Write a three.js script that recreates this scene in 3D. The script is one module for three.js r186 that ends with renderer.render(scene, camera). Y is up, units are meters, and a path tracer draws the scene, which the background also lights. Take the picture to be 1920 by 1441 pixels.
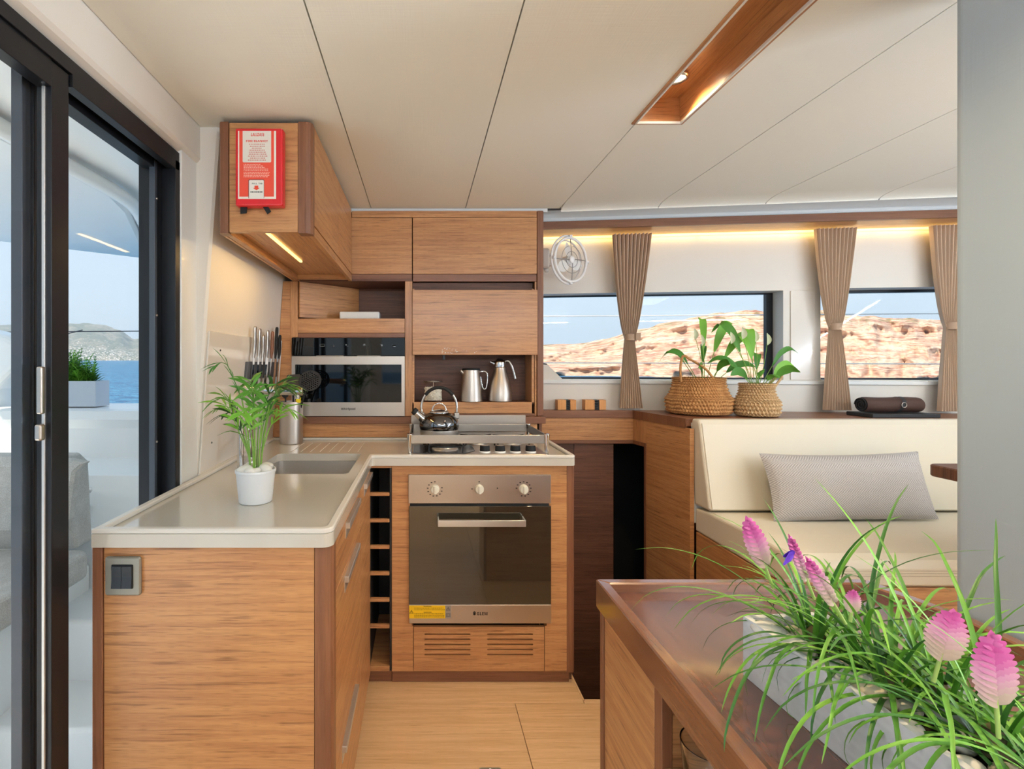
import * as THREE from 'three';
import { RoundedBoxGeometry } from 'three/addons/geometries/RoundedBoxGeometry.js';
import { mergeGeometries, mergeVertices, toCreasedNormals } from 'three/addons/utils/BufferGeometryUtils.js';
import { TextGeometry } from 'three/addons/geometries/TextGeometry.js';
import { FontLoader } from 'three/addons/loaders/FontLoader.js';
import { RectAreaLightUniformsLib } from 'three/addons/lights/RectAreaLightUniformsLib.js';

// ------------------------------------------------------------------ camera, sky, sun, exposure
const scene = new THREE.Scene();
const EYE = 1.35, FOCAL = 920;                       // eye height in metres, focal length in pixels of the 1441-high frame
const camera = new THREE.PerspectiveCamera(2 * Math.atan(720.5 / FOCAL) * 180 / Math.PI, 1920 / 1441, 0.05, 20000);
camera.position.set(0, EYE, 0);
camera.setViewOffset(1920, 1441, 170, 38.5, 1920, 1441);   // shifted lens: the photograph keeps its verticals upright
const renderer = new THREE.WebGLRenderer({ antialias: true });
renderer.toneMapping = THREE.LinearToneMapping;
renderer.toneMappingExposure = 1.33;
renderer.shadowMap.enabled = true;
RectAreaLightUniformsLib.init();

{ // clear summer sky: pale at the horizon, deeper blue overhead
  const W = 64, H = 256, a = new Float32Array(W * H * 4);
  for (let j = 0; j < H; j++) {
    const e = ((j + 0.5) / H - 0.5) * Math.PI, t = Math.max(0, Math.sin(e)), k = Math.pow(t, 0.9);
    const c = [0.74 + (0.34 - 0.74) * k, 0.88 + (0.58 - 0.88) * k, 0.97 + (0.92 - 0.97) * k];
    for (let i = 0; i < W; i++) { const o = (j * W + i) * 4; a[o] = c[0]; a[o + 1] = c[1]; a[o + 2] = c[2]; a[o + 3] = 1; }
  }
  const t = new THREE.DataTexture(a, W, H, THREE.RGBAFormat, THREE.FloatType);
  t.mapping = THREE.EquirectangularReflectionMapping; t.magFilter = THREE.LinearFilter; t.minFilter = THREE.LinearFilter; t.needsUpdate = true;
  scene.background = t; scene.environment = t;
  scene.backgroundIntensity = 0.84;
}
const sun = new THREE.DirectionalLight(0xfff1dc, 5.2);
sun.position.set(-21, 27, 16); sun.target.position.set(0, 0, 0);
sun.castShadow = true; sun.shadow.mapSize.set(4096, 4096);
Object.assign(sun.shadow.camera, { left: -9, right: 9, top: 9, bottom: -9, near: 1, far: 90 });
scene.add(sun, sun.target);

// ------------------------------------------------------------------ helpers
const rng = (s) => () => { s |= 0; s = s + 0x6D2B79F5 | 0; let t = Math.imul(s ^ s >>> 15, 1 | s); t = t + Math.imul(t ^ t >>> 7, 61 | t) ^ t; return ((t ^ t >>> 14) >>> 0) / 4294967296; };
const R0 = rng(7);
const lerp = (a, b, t) => a + (b - a) * t, clamp = (x, a = 0, b = 1) => Math.min(b, Math.max(a, x)), sstep = (a, b, x) => { const t = clamp((x - a) / (b - a)); return t * t * (3 - 2 * t); };
const V = (x, y, d) => new THREE.Vector3(x, y, -d);    // d is the depth in front of the camera
const taken = {};
function numbered(name) { const n = taken[name] = (taken[name] ?? -1) + 1; return n ? name + '_' + String(n).padStart(3, '0') : name; }
function tag(o, label, category, group) { Object.assign(o.userData, { label }); if (category) o.userData.category = category; if (group) o.userData.group = group; return o; }
function thing(name, label, category, base = [0, 0, 0], group) {
  const g = new THREE.Group(); g.name = numbered(name); g.position.set(base[0], base[1], -base[2]); scene.add(g);
  return tag(g, label, category, group);
}
function structure(name, label, category = 'room') { const g = new THREE.Group(); g.name = name; g.userData.kind = 'structure'; scene.add(g); return tag(g, label, category); }
const ni = (g) => { const h = g.index ? g.toNonIndexed() : g; for (const k of Object.keys(h.attributes)) if (!['position', 'normal', 'uv'].includes(k)) h.deleteAttribute(k); if (!h.attributes.normal) h.computeVertexNormals(); if (!h.attributes.uv) h.setAttribute('uv', new THREE.BufferAttribute(new Float32Array(h.attributes.position.count * 2), 2)); return h; };
const join = (gs) => mergeGeometries(gs.map(ni));
function part(name, geo, mat, parent, label) {          // geometry is given in room coordinates and moved to its parent's origin
  let g = Array.isArray(geo) ? join(geo) : geo;
  const p = new THREE.Vector3(); for (let o = parent; o && o !== scene; o = o.parent) p.add(o.position);
  g.translate(-p.x, -p.y, -p.z);
  const m = new THREE.Mesh(g, mat); m.castShadow = m.receiveShadow = true;
  m.name = parent === scene ? numbered(name) : name; parent.add(m);
  if (label) m.userData.label = label;
  return m;
}
function copyOf(o, x, y, d, turn, label) { const c = o.clone(); c.name = numbered(o.name.replace(/_\d{3}$/, '')); c.userData = { ...o.userData, label }; c.position.set(x, y, -d); c.rotation.y = turn; scene.add(c); return c; }
// box-projected texture coordinates in metres; u runs along the grain
function uvBox(g0, grain = 'x', off) {
  const g = ni(g0), p = g.attributes.position, uv = g.attributes.uv, a = new THREE.Vector3(), b = new THREE.Vector3(), c = new THREE.Vector3(), n = new THREE.Vector3();
  const ou = off ? off[0] : R0() * 3, ov = off ? off[1] : R0() * 3, gi = 'xyz'.indexOf(grain);
  for (let i = 0; i < p.count; i += 3) {
    a.fromBufferAttribute(p, i); b.fromBufferAttribute(p, i + 1); c.fromBufferAttribute(p, i + 2);
    n.copy(b).sub(a).cross(c.clone().sub(a)); const m = [Math.abs(n.x), Math.abs(n.y), Math.abs(n.z)];
    const ax = m[0] >= m[1] && m[0] >= m[2] ? 0 : m[1] >= m[2] ? 1 : 2;
    let [k, l] = [0, 1, 2].filter((q) => q !== ax); if (l === gi) [k, l] = [l, k];
    [a, b, c].forEach((q, j) => uv.setXY(i + j, q.getComponent(k) + ou, q.getComponent(l) + ov + ax * 0.37));
  }
  return g;
}
function bx(x0, x1, y0, y1, d0, d1, o = {}) {
  const w = x1 - x0, h = y1 - y0, t = d1 - d0, r = Math.min(o.r ?? 0.0015, w / 2.01, h / 2.01, t / 2.01);
  const g = r > 0 ? new RoundedBoxGeometry(w, h, t, o.seg ?? 1, r) : new THREE.BoxGeometry(w, h, t);
  g.translate((x0 + x1) / 2, (y0 + y1) / 2, -(d0 + d1) / 2);
  return uvBox(g, o.grain ?? 'x', o.off);
}
const shapeOf = (pts, holes = []) => { const s = new THREE.Shape(pts.map((p) => new THREE.Vector2(...p))); for (const h of holes) s.holes.push(new THREE.Path(h.map((p) => new THREE.Vector2(...p)))); return s; };
const ext = (pts, t, o = {}) => new THREE.ExtrudeGeometry(pts.isShape ? pts : shapeOf(pts, o.holes), { depth: t - 2 * (o.bev ?? 0), bevelEnabled: !!o.bev, bevelSize: o.bev ?? 0, bevelThickness: o.bev ?? 0, bevelOffset: -(o.bev ?? 0), bevelSegments: o.bseg ?? 1, curveSegments: o.cs ?? 8 }).translate(0, 0, o.bev ?? 0);
const planExt = (pts, y0, y1, o = {}) => uvBox(ext(pts, y1 - y0, o).rotateX(-Math.PI / 2).translate(0, y0, 0), o.grain ?? 'x', o.off);        // points are (x, depth)
const frontExt = (pts, d0, d1, o = {}) => uvBox(ext(pts, d1 - d0, o).translate(0, 0, -d1), o.grain ?? 'x', o.off);                              // points are (x, y)
const sideExt = (pts, x0, x1, o = {}) => uvBox(ext(pts, x1 - x0, o).rotateY(Math.PI / 2).translate(x0, 0, 0), o.grain ?? 'z', o.off);          // points are (depth, y)
const rrect = (x0, x1, y0, y1, r, n = 5) => { const o = []; for (const [cx, cy, a0] of [[x1 - r, y0 + r, -90], [x1 - r, y1 - r, 0], [x0 + r, y1 - r, 90], [x0 + r, y0 + r, 180]]) for (let i = 0; i <= n; i++) { const a = (a0 + 90 * i / n) * Math.PI / 180; o.push([cx + r * Math.cos(a), cy + r * Math.sin(a)]); } return o; };
const lathe = (prof, x, y, d, seg = 40) => new THREE.LatheGeometry(prof.map((p) => new THREE.Vector2(Math.max(p[0], 1e-5), p[1])), seg).translate(x, y, -d);
const tube = (pts, r, n = 24, rad = 8, closed = false) => new THREE.TubeGeometry(new THREE.CatmullRomCurve3(pts, closed, 'centripetal'), n, r, rad, closed);
const bar = (a, b, r, rad = 12, r2) => { const v = b.clone().sub(a), g = new THREE.CylinderGeometry(r2 ?? r, r, v.length(), rad, 1); g.applyQuaternion(new THREE.Quaternion().setFromUnitVectors(new THREE.Vector3(0, 1, 0), v.clone().normalize())); return g.translate((a.x + b.x) / 2, (a.y + b.y) / 2, (a.z + b.z) / 2); };
const ball = (x, y, d, rx, ry = rx, rz = rx, n = 16) => new THREE.SphereGeometry(1, n, Math.ceil(n * 0.7)).scale(rx, ry, rz).translate(x, y, -d);
function ribbon(pts, width, side, n = 14, fold = 0.25) {     // a leaf: a folded strip that follows a curve
  const cv = new THREE.CatmullRomCurve3(pts, false, 'centripetal'), pos = [], idx = [], uv = [];
  for (let i = 0; i <= n; i++) {
    const t = i / n, p = cv.getPoint(t), tg = cv.getTangent(t), s = side.clone().addScaledVector(tg, -side.dot(tg)).normalize(), nn = s.clone().cross(tg).normalize(), w = width(t) / 2;
    for (const k of [-1, 0, 1]) { const q = p.clone().addScaledVector(s, k * w).addScaledVector(nn, Math.abs(k) * w * fold); pos.push(q.x, q.y, q.z); uv.push(t, (k + 1) / 2); }
    if (i < n) for (const k of [0, 1]) { const a = i * 3 + k; idx.push(a, a + 1, a + 3, a + 1, a + 4, a + 3); }
  }
  const g = new THREE.BufferGeometry(); g.setAttribute('position', new THREE.Float32BufferAttribute(pos, 3)); g.setAttribute('uv', new THREE.Float32BufferAttribute(uv, 2)); g.setIndex(idx); g.computeVertexNormals(); return g;
}
function grid(nu, nv, fn, closedU = false) {                 // surface from fn(u, v) -> Vector3
  const pos = [], uv = [], idx = [];
  for (let j = 0; j <= nv; j++) for (let i = 0; i <= nu; i++) { const p = fn(i / nu, j / nv); pos.push(p.x, p.y, p.z); uv.push(i / nu, j / nv); }
  for (let j = 0; j < nv; j++) for (let i = 0; i < nu; i++) { const a = j * (nu + 1) + i, b = a + nu + 1; idx.push(a, a + 1, b, a + 1, b + 1, b); }
  const g = new THREE.BufferGeometry(); g.setAttribute('position', new THREE.Float32BufferAttribute(pos, 3)); g.setAttribute('uv', new THREE.Float32BufferAttribute(uv, 2)); g.setIndex(idx); g.computeVertexNormals(); return g;
}
// ------------------------------------------------------------------ procedural textures
function noise(px, py, s) { const r = rng(s), a = Float32Array.from({ length: px * py }, r); return (u, v) => { let x = (u - Math.floor(u)) * px, y = (v - Math.floor(v)) * py; const i = Math.floor(x) % px, j = Math.floor(y) % py; x -= Math.floor(x); y -= Math.floor(y); x = x * x * (3 - 2 * x); y = y * y * (3 - 2 * y); const i1 = (i + 1) % px, j1 = (j + 1) % py; return lerp(lerp(a[j * px + i], a[j * px + i1], x), lerp(a[j1 * px + i], a[j1 * px + i1], x), y); }; }
function tex(w, h, fn, o = {}) {
  const a = new Uint8Array(w * h * 4);
  for (let j = 0; j < h; j++) for (let i = 0; i < w; i++) { const c = fn((i + 0.5) / w, (j + 0.5) / h), k = (j * w + i) * 4; if (Array.isArray(c)) { a[k] = clamp(c[0], 0, 255); a[k + 1] = clamp(c[1], 0, 255); a[k + 2] = clamp(c[2], 0, 255); } else a[k] = a[k + 1] = a[k + 2] = clamp(c, 0, 1) * 255; a[k + 3] = 255; }
  const t = new THREE.DataTexture(a, w, h); t.wrapS = t.wrapT = THREE.RepeatWrapping; t.magFilter = THREE.LinearFilter; t.minFilter = THREE.LinearMipmapLinearFilter; t.generateMipmaps = true;
  if (o.srgb) t.colorSpace = THREE.SRGBColorSpace; t.repeat.set(1 / (o.mx ?? 1), 1 / (o.my ?? o.mx ?? 1)); t.needsUpdate = true; return t;
}
const mixc = (a, b, t) => [lerp(a[0], b[0], t), lerp(a[1], b[1], t), lerp(a[2], b[2], t)];
function woodTex(seed, light, mid, dark, o = {}) {
  const [n0, n1, n2, n3, n4] = [noise(2, 10, seed), noise(5, 44, seed + 1), noise(9, 150, seed + 2), noise(26, 330, seed + 3), noise(60, 500, seed + 4)], st = o.streak ?? 1;
  return tex(1024, 1024, (u, v) => {
    const w = v + 0.006 * n1(u, v * 0.25);
    let t = 0.30 * n0(u, w) + 0.30 * n1(u, w) + 0.40 * n2(u, w);
    let c = mixc(light, mid, sstep(0.25, 0.75, t));
    c = mixc(c, dark, st * (0.55 * sstep(0.62, 0.9, n2(u + 0.3, w + 0.21) * 0.6 + n3(u, w) * 0.4) + 0.22 * sstep(0.6, 1, n4(u, w))));
    const f = (n4(u + 0.5, w) - 0.5) * 12 * st; return [c[0] + f, c[1] + f, c[2] + f];
  }, { srgb: true, mx: 1.3, my: 0.75 });
}
const T = {
  veneer: woodTex(11, [202, 148, 96], [183, 127, 80], [124, 80, 47]),
  trim: woodTex(31, [142, 94, 64], [126, 80, 54], [96, 58, 38], { streak: 0.5 }),
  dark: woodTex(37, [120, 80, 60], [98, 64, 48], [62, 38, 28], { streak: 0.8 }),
  floor: woodTex(53, [228, 190, 144], [214, 174, 126], [176, 134, 90], { streak: 0.6 }),
};
{ const a = noise(220, 8, 61), b = noise(9, 240, 62), c = noise(5, 5, 63); T.linen = tex(512, 512, (u, v) => 0.35 * a(u, v) + 0.35 * b(u, v) + 0.3 * c(u, v), { mx: 0.5 }); }
{ const a = noise(90, 90, 71), b = noise(220, 220, 72); T.grain = tex(512, 512, (u, v) => 0.5 * a(u, v) + 0.5 * b(u, v), { mx: 0.3 }); }
{ const a = noise(4, 500, 81), b = noise(12, 240, 82); T.brush = tex(256, 512, (u, v) => 0.6 * a(u, v) + 0.4 * b(u, v), { mx: 0.4, my: 0.4 }); }
{ const n = noise(64, 64, 91); T.twill = tex(256, 256, (u, v) => { const z = Math.floor(v * 6) % 2 ? u : -u, s = sstep(0.3, 0.7, Math.sin((z * 10 + v * 12) * 2 * Math.PI) * 0.5 + 0.5); const c = lerp(160, 202, s) + (n(u, v) - 0.5) * 22; return [c, c - 5, c - 9]; }, { srgb: true, mx: 0.11 }); }
{ const n = noise(128, 128, 93), m = noise(6, 6, 94); T.canvas = tex(256, 256, (u, v) => { const c = 186 + (n(u, v) - 0.5) * 46 + (m(u, v) - 0.5) * 14; return [c, c, c - 4]; }, { srgb: true, mx: 0.2 }); }
{ const n = noise(7, 7, 95), m = noise(19, 5, 96), q = noise(60, 60, 97); T.marble = tex(512, 512, (u, v) => { const x = n(u, v) * 0.6 + m(u, v) * 0.4, vein = Math.exp(-Math.pow((x - 0.5) / 0.012, 2)) * 0.5 * sstep(0.55, 0.8, n(u + 0.3, v + 0.6)); const c = 234 - vein * 90 + (q(u, v) - 0.5) * 14 + (n(v, u) - 0.5) * 16; return [c - 2, c, c + 1]; }, { srgb: true, mx: 0.5, my: 0.32 }); }
// ------------------------------------------------------------------ materials
const M = {};
const std = (o) => new THREE.MeshPhysicalMaterial({ side: THREE.DoubleSide, ...o });
M.veneer = std({ map: T.veneer, roughness: 0.42, clearcoat: 0.35, clearcoatRoughness: 0.22 });
M.trim = std({ map: T.trim, roughness: 0.45, clearcoat: 0.25, clearcoatRoughness: 0.25 });
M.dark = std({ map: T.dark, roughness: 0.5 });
M.floor = std({ map: T.floor, roughness: 0.36, clearcoat: 0.25, clearcoatRoughness: 0.2 });
M.islandTop = std({ map: T.dark, color: 0xffe6d8, roughness: 0.2, ior: 1.8, clearcoat: 1, clearcoatRoughness: 0.08 });
M.islandEdge = std({ map: T.trim, roughness: 0.2, ior: 1.8, clearcoat: 1, clearcoatRoughness: 0.1 });
M.ceiling = std({ color: 0xf3f2e8, roughness: 0.75, bumpMap: T.linen, bumpScale: 0.0004 });
M.white = std({ color: 0xeef0ee, roughness: 0.32, clearcoat: 0.2 });
M.offwhite = std({ color: 0xe9e4da, roughness: 0.45 });
M.gloss = std({ color: 0xece6dc, roughness: 0.14, clearcoat: 0.6, clearcoatRoughness: 0.05 });
M.gel = std({ color: 0xf6f9f9, roughness: 0.3, clearcoat: 0.3 });
M.corian = std({ color: 0xcac6bb, roughness: 0.16, clearcoat: 0.4, clearcoatRoughness: 0.06 });
M.corianEdge = std({ color: 0xdedbd3, roughness: 0.25 });
M.steel = std({ color: 0xb9b4ad, metalness: 1, roughness: 0.32, bumpMap: T.brush, bumpScale: 0.00006 });
M.steelWarm = std({ color: 0xc4bab0, metalness: 1, roughness: 0.36, bumpMap: T.brush, bumpScale: 0.00006 });
M.satin = std({ color: 0xcfccc8, metalness: 0.9, roughness: 0.42, bumpMap: T.brush, bumpScale: 0.00005 });
M.chrome = std({ color: 0xd8d8d8, metalness: 1, roughness: 0.06 });
M.alu = std({ color: 0xd5d7d8, metalness: 0.85, roughness: 0.32 });
M.black = std({ color: 0x121315, roughness: 0.35 });
M.blackGlass = std({ color: 0x06080b, roughness: 0.04 });
M.ovenGlass = std({ color: 0x4c463a, roughness: 0.05, metalness: 0.55, clearcoat: 1, clearcoatRoughness: 0.02 });
M.frame = std({ color: 0x191b20, roughness: 0.38, metalness: 0.2 });
M.frameGrey = std({ color: 0x4b525b, roughness: 0.38, metalness: 0.3 });
M.glass = std({ color: 0xffffff, roughness: 0.0, transmission: 1, thickness: 0, ior: 1.45, specularIntensity: 0.18 });
M.glassSolid = std({ color: 0xffffff, roughness: 0.02, transmission: 1, thickness: 0.003, ior: 1.45 });
M.rubber = std({ color: 0x1c1c1d, roughness: 0.7 });
M.cream = std({ color: 0xe2d9c4, roughness: 0.5, bumpMap: T.grain, bumpScale: 0.0002 });
M.twill = std({ map: T.twill, roughness: 0.95, sheen: 0.3 });
M.canvas = std({ map: T.canvas, roughness: 0.95 });
M.curtain = std({ color: 0xdcc3aa, roughness: 0.85, sheen: 0.4, bumpMap: T.grain, bumpScale: 0.0002 });
M.marble = std({ map: T.marble, roughness: 0.5 });
M.soil = std({ color: 0x2a1f18, roughness: 1 });
M.pebble = std({ color: 0xefece4, roughness: 0.45 });
M.pebbleTan = std({ color: 0xd9cdb4, roughness: 0.5 });
M.ceramic = std({ color: 0xeceef0, roughness: 0.35 });
M.red = std({ color: 0xe0202b, roughness: 0.35, clearcoat: 0.3 });
M.leafA = std({ color: 0x579630, roughness: 0.5 });
M.leafB = std({ color: 0x45852a, roughness: 0.5 });
M.leafC = std({ color: 0x7cbc3c, roughness: 0.5 });
M.leafD = std({ color: 0x2c5c22, roughness: 0.5 });
M.stem = std({ color: 0x86b24a, roughness: 0.55 });
M.pillar = std({ color: 0xb6c5ce, roughness: 0.55, bumpMap: T.linen, bumpScale: 0.0002 });
M.leather = std({ color: 0x4a3026, roughness: 0.7, bumpMap: T.grain, bumpScale: 0.0004 });
M.charcoal = std({ color: 0x2a2a2c, roughness: 0.6 });
M.ledWarm = std({ color: 0xfff2d0, emissive: 0xffd27a, emissiveIntensity: 1.7, roughness: 0.5 });
M.ledPanel = std({ color: 0xffffff, emissive: 0xfff4e4, emissiveIntensity: 2.0, roughness: 0.5 });
// ================================================================== THE ROOM
// ---- floor: wooden hatch boards over a sub-floor, with the stairwell opening beside the galley
const floor = structure('floor', 'light oak laminate saloon floor boards', 'floor');
part('subfloor', planExt([[-0.95, -2.35], [4.3, -2.35], [4.3, 2.95], [-0.95, 2.95]], -0.09, -0.022, { holes: [[[0.648, 1.968], [1.3, 1.968], [1.3, 2.84], [0.648, 2.84]]] }), M.dark, floor);
for (const [x0, x1, d0, d1] of [[-0.8, 0.3715, -0.6, 1.952], [0.3735, 1.3, -0.6, 1.952], [-0.95, 0.648, 1.954, 2.95], [0.65, 1.3, 1.954, 1.968], [1.302, 4.3, -0.6, 2.95], [-0.8, 1.3, -2.35, -0.602], [1.302, 4.3, -2.35, -0.602]])
  part('floor_panel', bx(x0, x1, -0.022, 0, d0, d1, { r: 0.001 }), M.floor, floor);
part('stair_nosing', [bx(0.648, 0.656, -0.05, 0.001, 1.972, 2.84), bx(0.656, 1.19, -0.05, 0.001, 1.968, 1.976)], M.floor, floor);
// ---- stairwell down to the hull
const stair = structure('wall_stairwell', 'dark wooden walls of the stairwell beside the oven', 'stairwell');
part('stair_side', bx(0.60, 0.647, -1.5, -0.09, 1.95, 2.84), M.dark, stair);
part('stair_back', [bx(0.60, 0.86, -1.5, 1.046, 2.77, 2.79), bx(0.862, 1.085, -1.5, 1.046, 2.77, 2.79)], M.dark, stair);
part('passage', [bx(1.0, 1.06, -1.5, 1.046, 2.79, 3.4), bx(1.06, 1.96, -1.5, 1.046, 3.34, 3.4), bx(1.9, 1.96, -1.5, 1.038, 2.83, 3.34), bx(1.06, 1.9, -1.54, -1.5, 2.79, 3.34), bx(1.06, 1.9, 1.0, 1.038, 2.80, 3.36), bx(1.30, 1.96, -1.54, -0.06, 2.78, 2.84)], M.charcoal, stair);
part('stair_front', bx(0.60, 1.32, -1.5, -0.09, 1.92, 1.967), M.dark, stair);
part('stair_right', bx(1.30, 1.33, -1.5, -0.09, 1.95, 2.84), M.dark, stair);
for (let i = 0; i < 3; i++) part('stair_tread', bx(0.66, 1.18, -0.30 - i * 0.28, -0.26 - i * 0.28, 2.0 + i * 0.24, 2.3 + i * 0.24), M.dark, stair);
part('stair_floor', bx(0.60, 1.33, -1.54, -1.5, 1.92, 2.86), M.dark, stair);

// ---- ceiling: padded panels with narrow joints, and a wood-lined slot for the spotlights
const ceiling = structure('ceiling', 'cream linen ceiling panels with narrow seams', 'ceiling');
const CY = 2.16, seams = [-0.757, -0.262, 0.23, 0.722, 1.2, 1.7, 2.2, 2.75, 3.3, 3.85, 4.3];
for (let i = 0; i < seams.length - 1; i++) {
  const x0 = seams[i] + 0.002, x1 = seams[i + 1] - 0.002, xm = (x0 + x1) / 2, roll = i >= 3, de = roll ? 2.555 - 0.125 * (xm - 0.64) : 2.562;
  const prof = (a, b) => { const p = [[a, CY], [b - (roll && b > 2 ? 0.10 : 0.004), CY]]; if (roll && b > 2) for (let k = 1; k <= 8; k++) { const t = k / 8; p.push([b - 0.10 + 0.10 * Math.sin(t * Math.PI / 2), CY - 0.022 * (1 - Math.cos(t * Math.PI / 2))]); } p.push([b, CY + 0.02], [a, CY + 0.02]); return p; };
  const shear = (g) => { if (!roll) return g; const p = g.attributes.position; for (let k = 0; k < p.count; k++) if (p.getZ(k) < -2) p.setZ(k, p.getZ(k) + 0.125 * (p.getX(k) - xm)); g.computeVertexNormals(); return g; };
  if (i === 3) {             // this panel holds the slot: x 0.722-0.866, from behind the camera to depth 1.641
    part('ceiling_panel', [shear(sideExt(prof(-2.3, de), 0.868, x1)), shear(sideExt(prof(1.643, de), x0, 0.868)), sideExt(prof(-2.3, -1.5), x0, 0.868)], M.ceiling, ceiling);
  } else part('ceiling_panel', shear(sideExt(prof(-2.3, de), x0, x1)), M.ceiling, ceiling);
}
part('ceiling_backing', [bx(-0.95, 0.70, CY + 0.021, CY + 0.05, -2.35, 2.95), bx(0.90, 4.3, CY + 0.021, CY + 0.05, -2.35, 2.95), bx(0.7, 0.9, CY + 0.021, CY + 0.05, 1.66, 2.95), bx(0.7, 0.9, CY + 0.021, CY + 0.05, -2.35, -1.52)], M.frame, ceiling);
part('light_slot', [bx(0.708, 0.722, CY - 0.004, 2.252, -1.5, 1.655, { grain: 'z' }), bx(0.866, 0.880, CY - 0.004, 2.252, -1.5, 1.655, { grain: 'z' }), bx(0.722, 0.866, CY - 0.004, 2.252, 1.641, 1.655), bx(0.722, 0.866, CY - 0.004, 2.252, -1.5, -1.486), bx(0.708, 0.88, 2.238, 2.252, -1.5, 1.655, { grain: 'z' })], M.veneer, ceiling, 'wood lining of the long ceiling slot');
part('slot_edge', [bx(0.717, 0.7225, CY - 0.007, CY + 0.002, -1.5, 1.645), bx(0.8655, 0.871, CY - 0.007, CY + 0.002, -1.5, 1.645), bx(0.717, 0.871, CY - 0.007, CY + 0.002, 1.640, 1.646)], M.offwhite, ceiling);
part('roof', bx(-0.98, 4.4, 2.32, 2.40, -2.5, 3.0), M.white, ceiling);

// ---- fascia above the galley and the window valance
const fascia = structure('trim_1', 'white fascia strip between ceiling and cabinets', 'trim');
part('fascia_board', [bx(-0.87, 0.66, 2.1435, 2.179, 2.5635, 2.58)], M.white, fascia);
// ---- left: header over the sliding door, and the leaning galley wall
const leanX = (y) => -0.775 + (y - 0.96) * 0.0695;
const wallL = structure('wall_left', 'white galley wall leaning inwards above the worktop', 'wall');
part('wall_panel', frontExt([[-0.872, -0.09], [leanX(-0.09), -0.09], [leanX(2.33), 2.33], [-0.872, 2.33]], 1.68, 2.95, { bev: 0.008 }), M.offwhite, wallL);
part('door_return', bx(-0.862, -0.77, -0.09, 2.04, 1.575, 1.69, { r: 0.004 }), M.white, wallL);
part('door_header', frontExt([[-0.90, 2.04], [-0.86, 2.022], [-0.80, 2.022], [-0.765, 2.04], [-0.757, 2.05], [-0.757, 2.33], [-0.90, 2.33]], -2.35, 1.684), M.offwhite, wallL);
{
  const lean = (g) => { const p = g.attributes.position; for (let k = 0; k < p.count; k++) p.setX(k, p.getX(k) + leanX(p.getY(k))); g.computeVertexNormals(); return g; };
  const sp = part('splashback', lean(bx(0.0005, 0.007, 0.962, 1.465, 1.70, 2.535, { r: 0.002 })), M.gloss, wallL, 'glossy white splashback panel');
  for (const [y, d] of [[1.40, 1.80], [1.065, 1.78]]) part('screw', ball(leanX(y) + 0.0075, y, d, 0.0025, 0.004, 0.004, 10), M.frame, sp);
  part('upstand', lean(bx(0.002, 0.014, 0.956, 0.972, 1.69, 2.535, { r: 0.003 })), M.corianEdge, wallL);
}
// ---- back: plain wall behind the galley, slanting window wall to its right
const wallB = structure('wall_back', 'wall behind the galley units', 'wall');
part('wall_panel', bx(-0.98, 0.66, -0.09, 2.33, 2.845, 2.95), M.offwhite, wallB);
const WA = Math.atan(0.107), Wm = new THREE.Matrix4().makeTranslation(0.70, 0, -2.84).multiply(new THREE.Matrix4().makeRotationY(-WA));
const onWall = (g) => g.applyMatrix4(Wm);                    // local x runs along the wall, depth is measured behind its inner face
const wallR = structure('wall_right', 'cream window wall of the saloon', 'wall');
part('wall_panel', onWall(frontExt([[-0.2, 1.04], [3.75, 1.04], [3.75, 2.34], [-0.2, 2.34]], 0, 0.13, { holes: [
  [[-0.12, 1.36], [0.03, 1.345], [0.115, 1.262], [1.30, 1.262], [1.30, 1.755], [-0.12, 1.755]], rrect(1.49, 3.1, 1.262, 1.762, 0.012)] })), M.offwhite, wallR);
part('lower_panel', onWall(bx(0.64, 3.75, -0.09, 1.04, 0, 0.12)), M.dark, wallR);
part('post_panel', onWall(bx(1.335, 1.462, 1.262, 1.752, -0.006, 0.004, { r: 0.003 })), M.gloss, wallR);
part('sill_ledge', onWall(bx(-0.06, 3.5, 1.236, 1.258, -0.012, 0.002, { r: 0.005 })), M.white, wallR);
for (const [n, s0, s1, ang] of [[1, -0.12, 1.30, 1], [2, 1.49, 3.1, 0]]) {
  const w = structure('window_' + n, n === 1 ? 'long saloon window nearest the galley' : 'second saloon window beyond the white post', 'window');
  part('window_frame', [bx(s0, s1, 1.252, 1.272, 0.095, 0.125), bx(s0, s1, 1.748, 1.765, 0.095, 0.125), bx(s1 - 0.034, s1 + 0.01, 1.255, 1.76, 0.095, 0.125), bx(s0 - 0.01, s0 + (n === 1 ? 0.02 : 0.004), 1.255, 1.76, 0.095, 0.125)].map(onWall), M.frame, w);
  if (ang) part('corner_gusset', onWall(frontExt([[-0.125, 1.26], [0.122, 1.26], [0.036, 1.352], [-0.125, 1.37]], 0.08, 0.126)), M.frame, w);
  part('pane', onWall(bx(s0, s1, 1.262, 1.755, 0.107, 0.112, { r: 0 })), M.glass, w);
}
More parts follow.
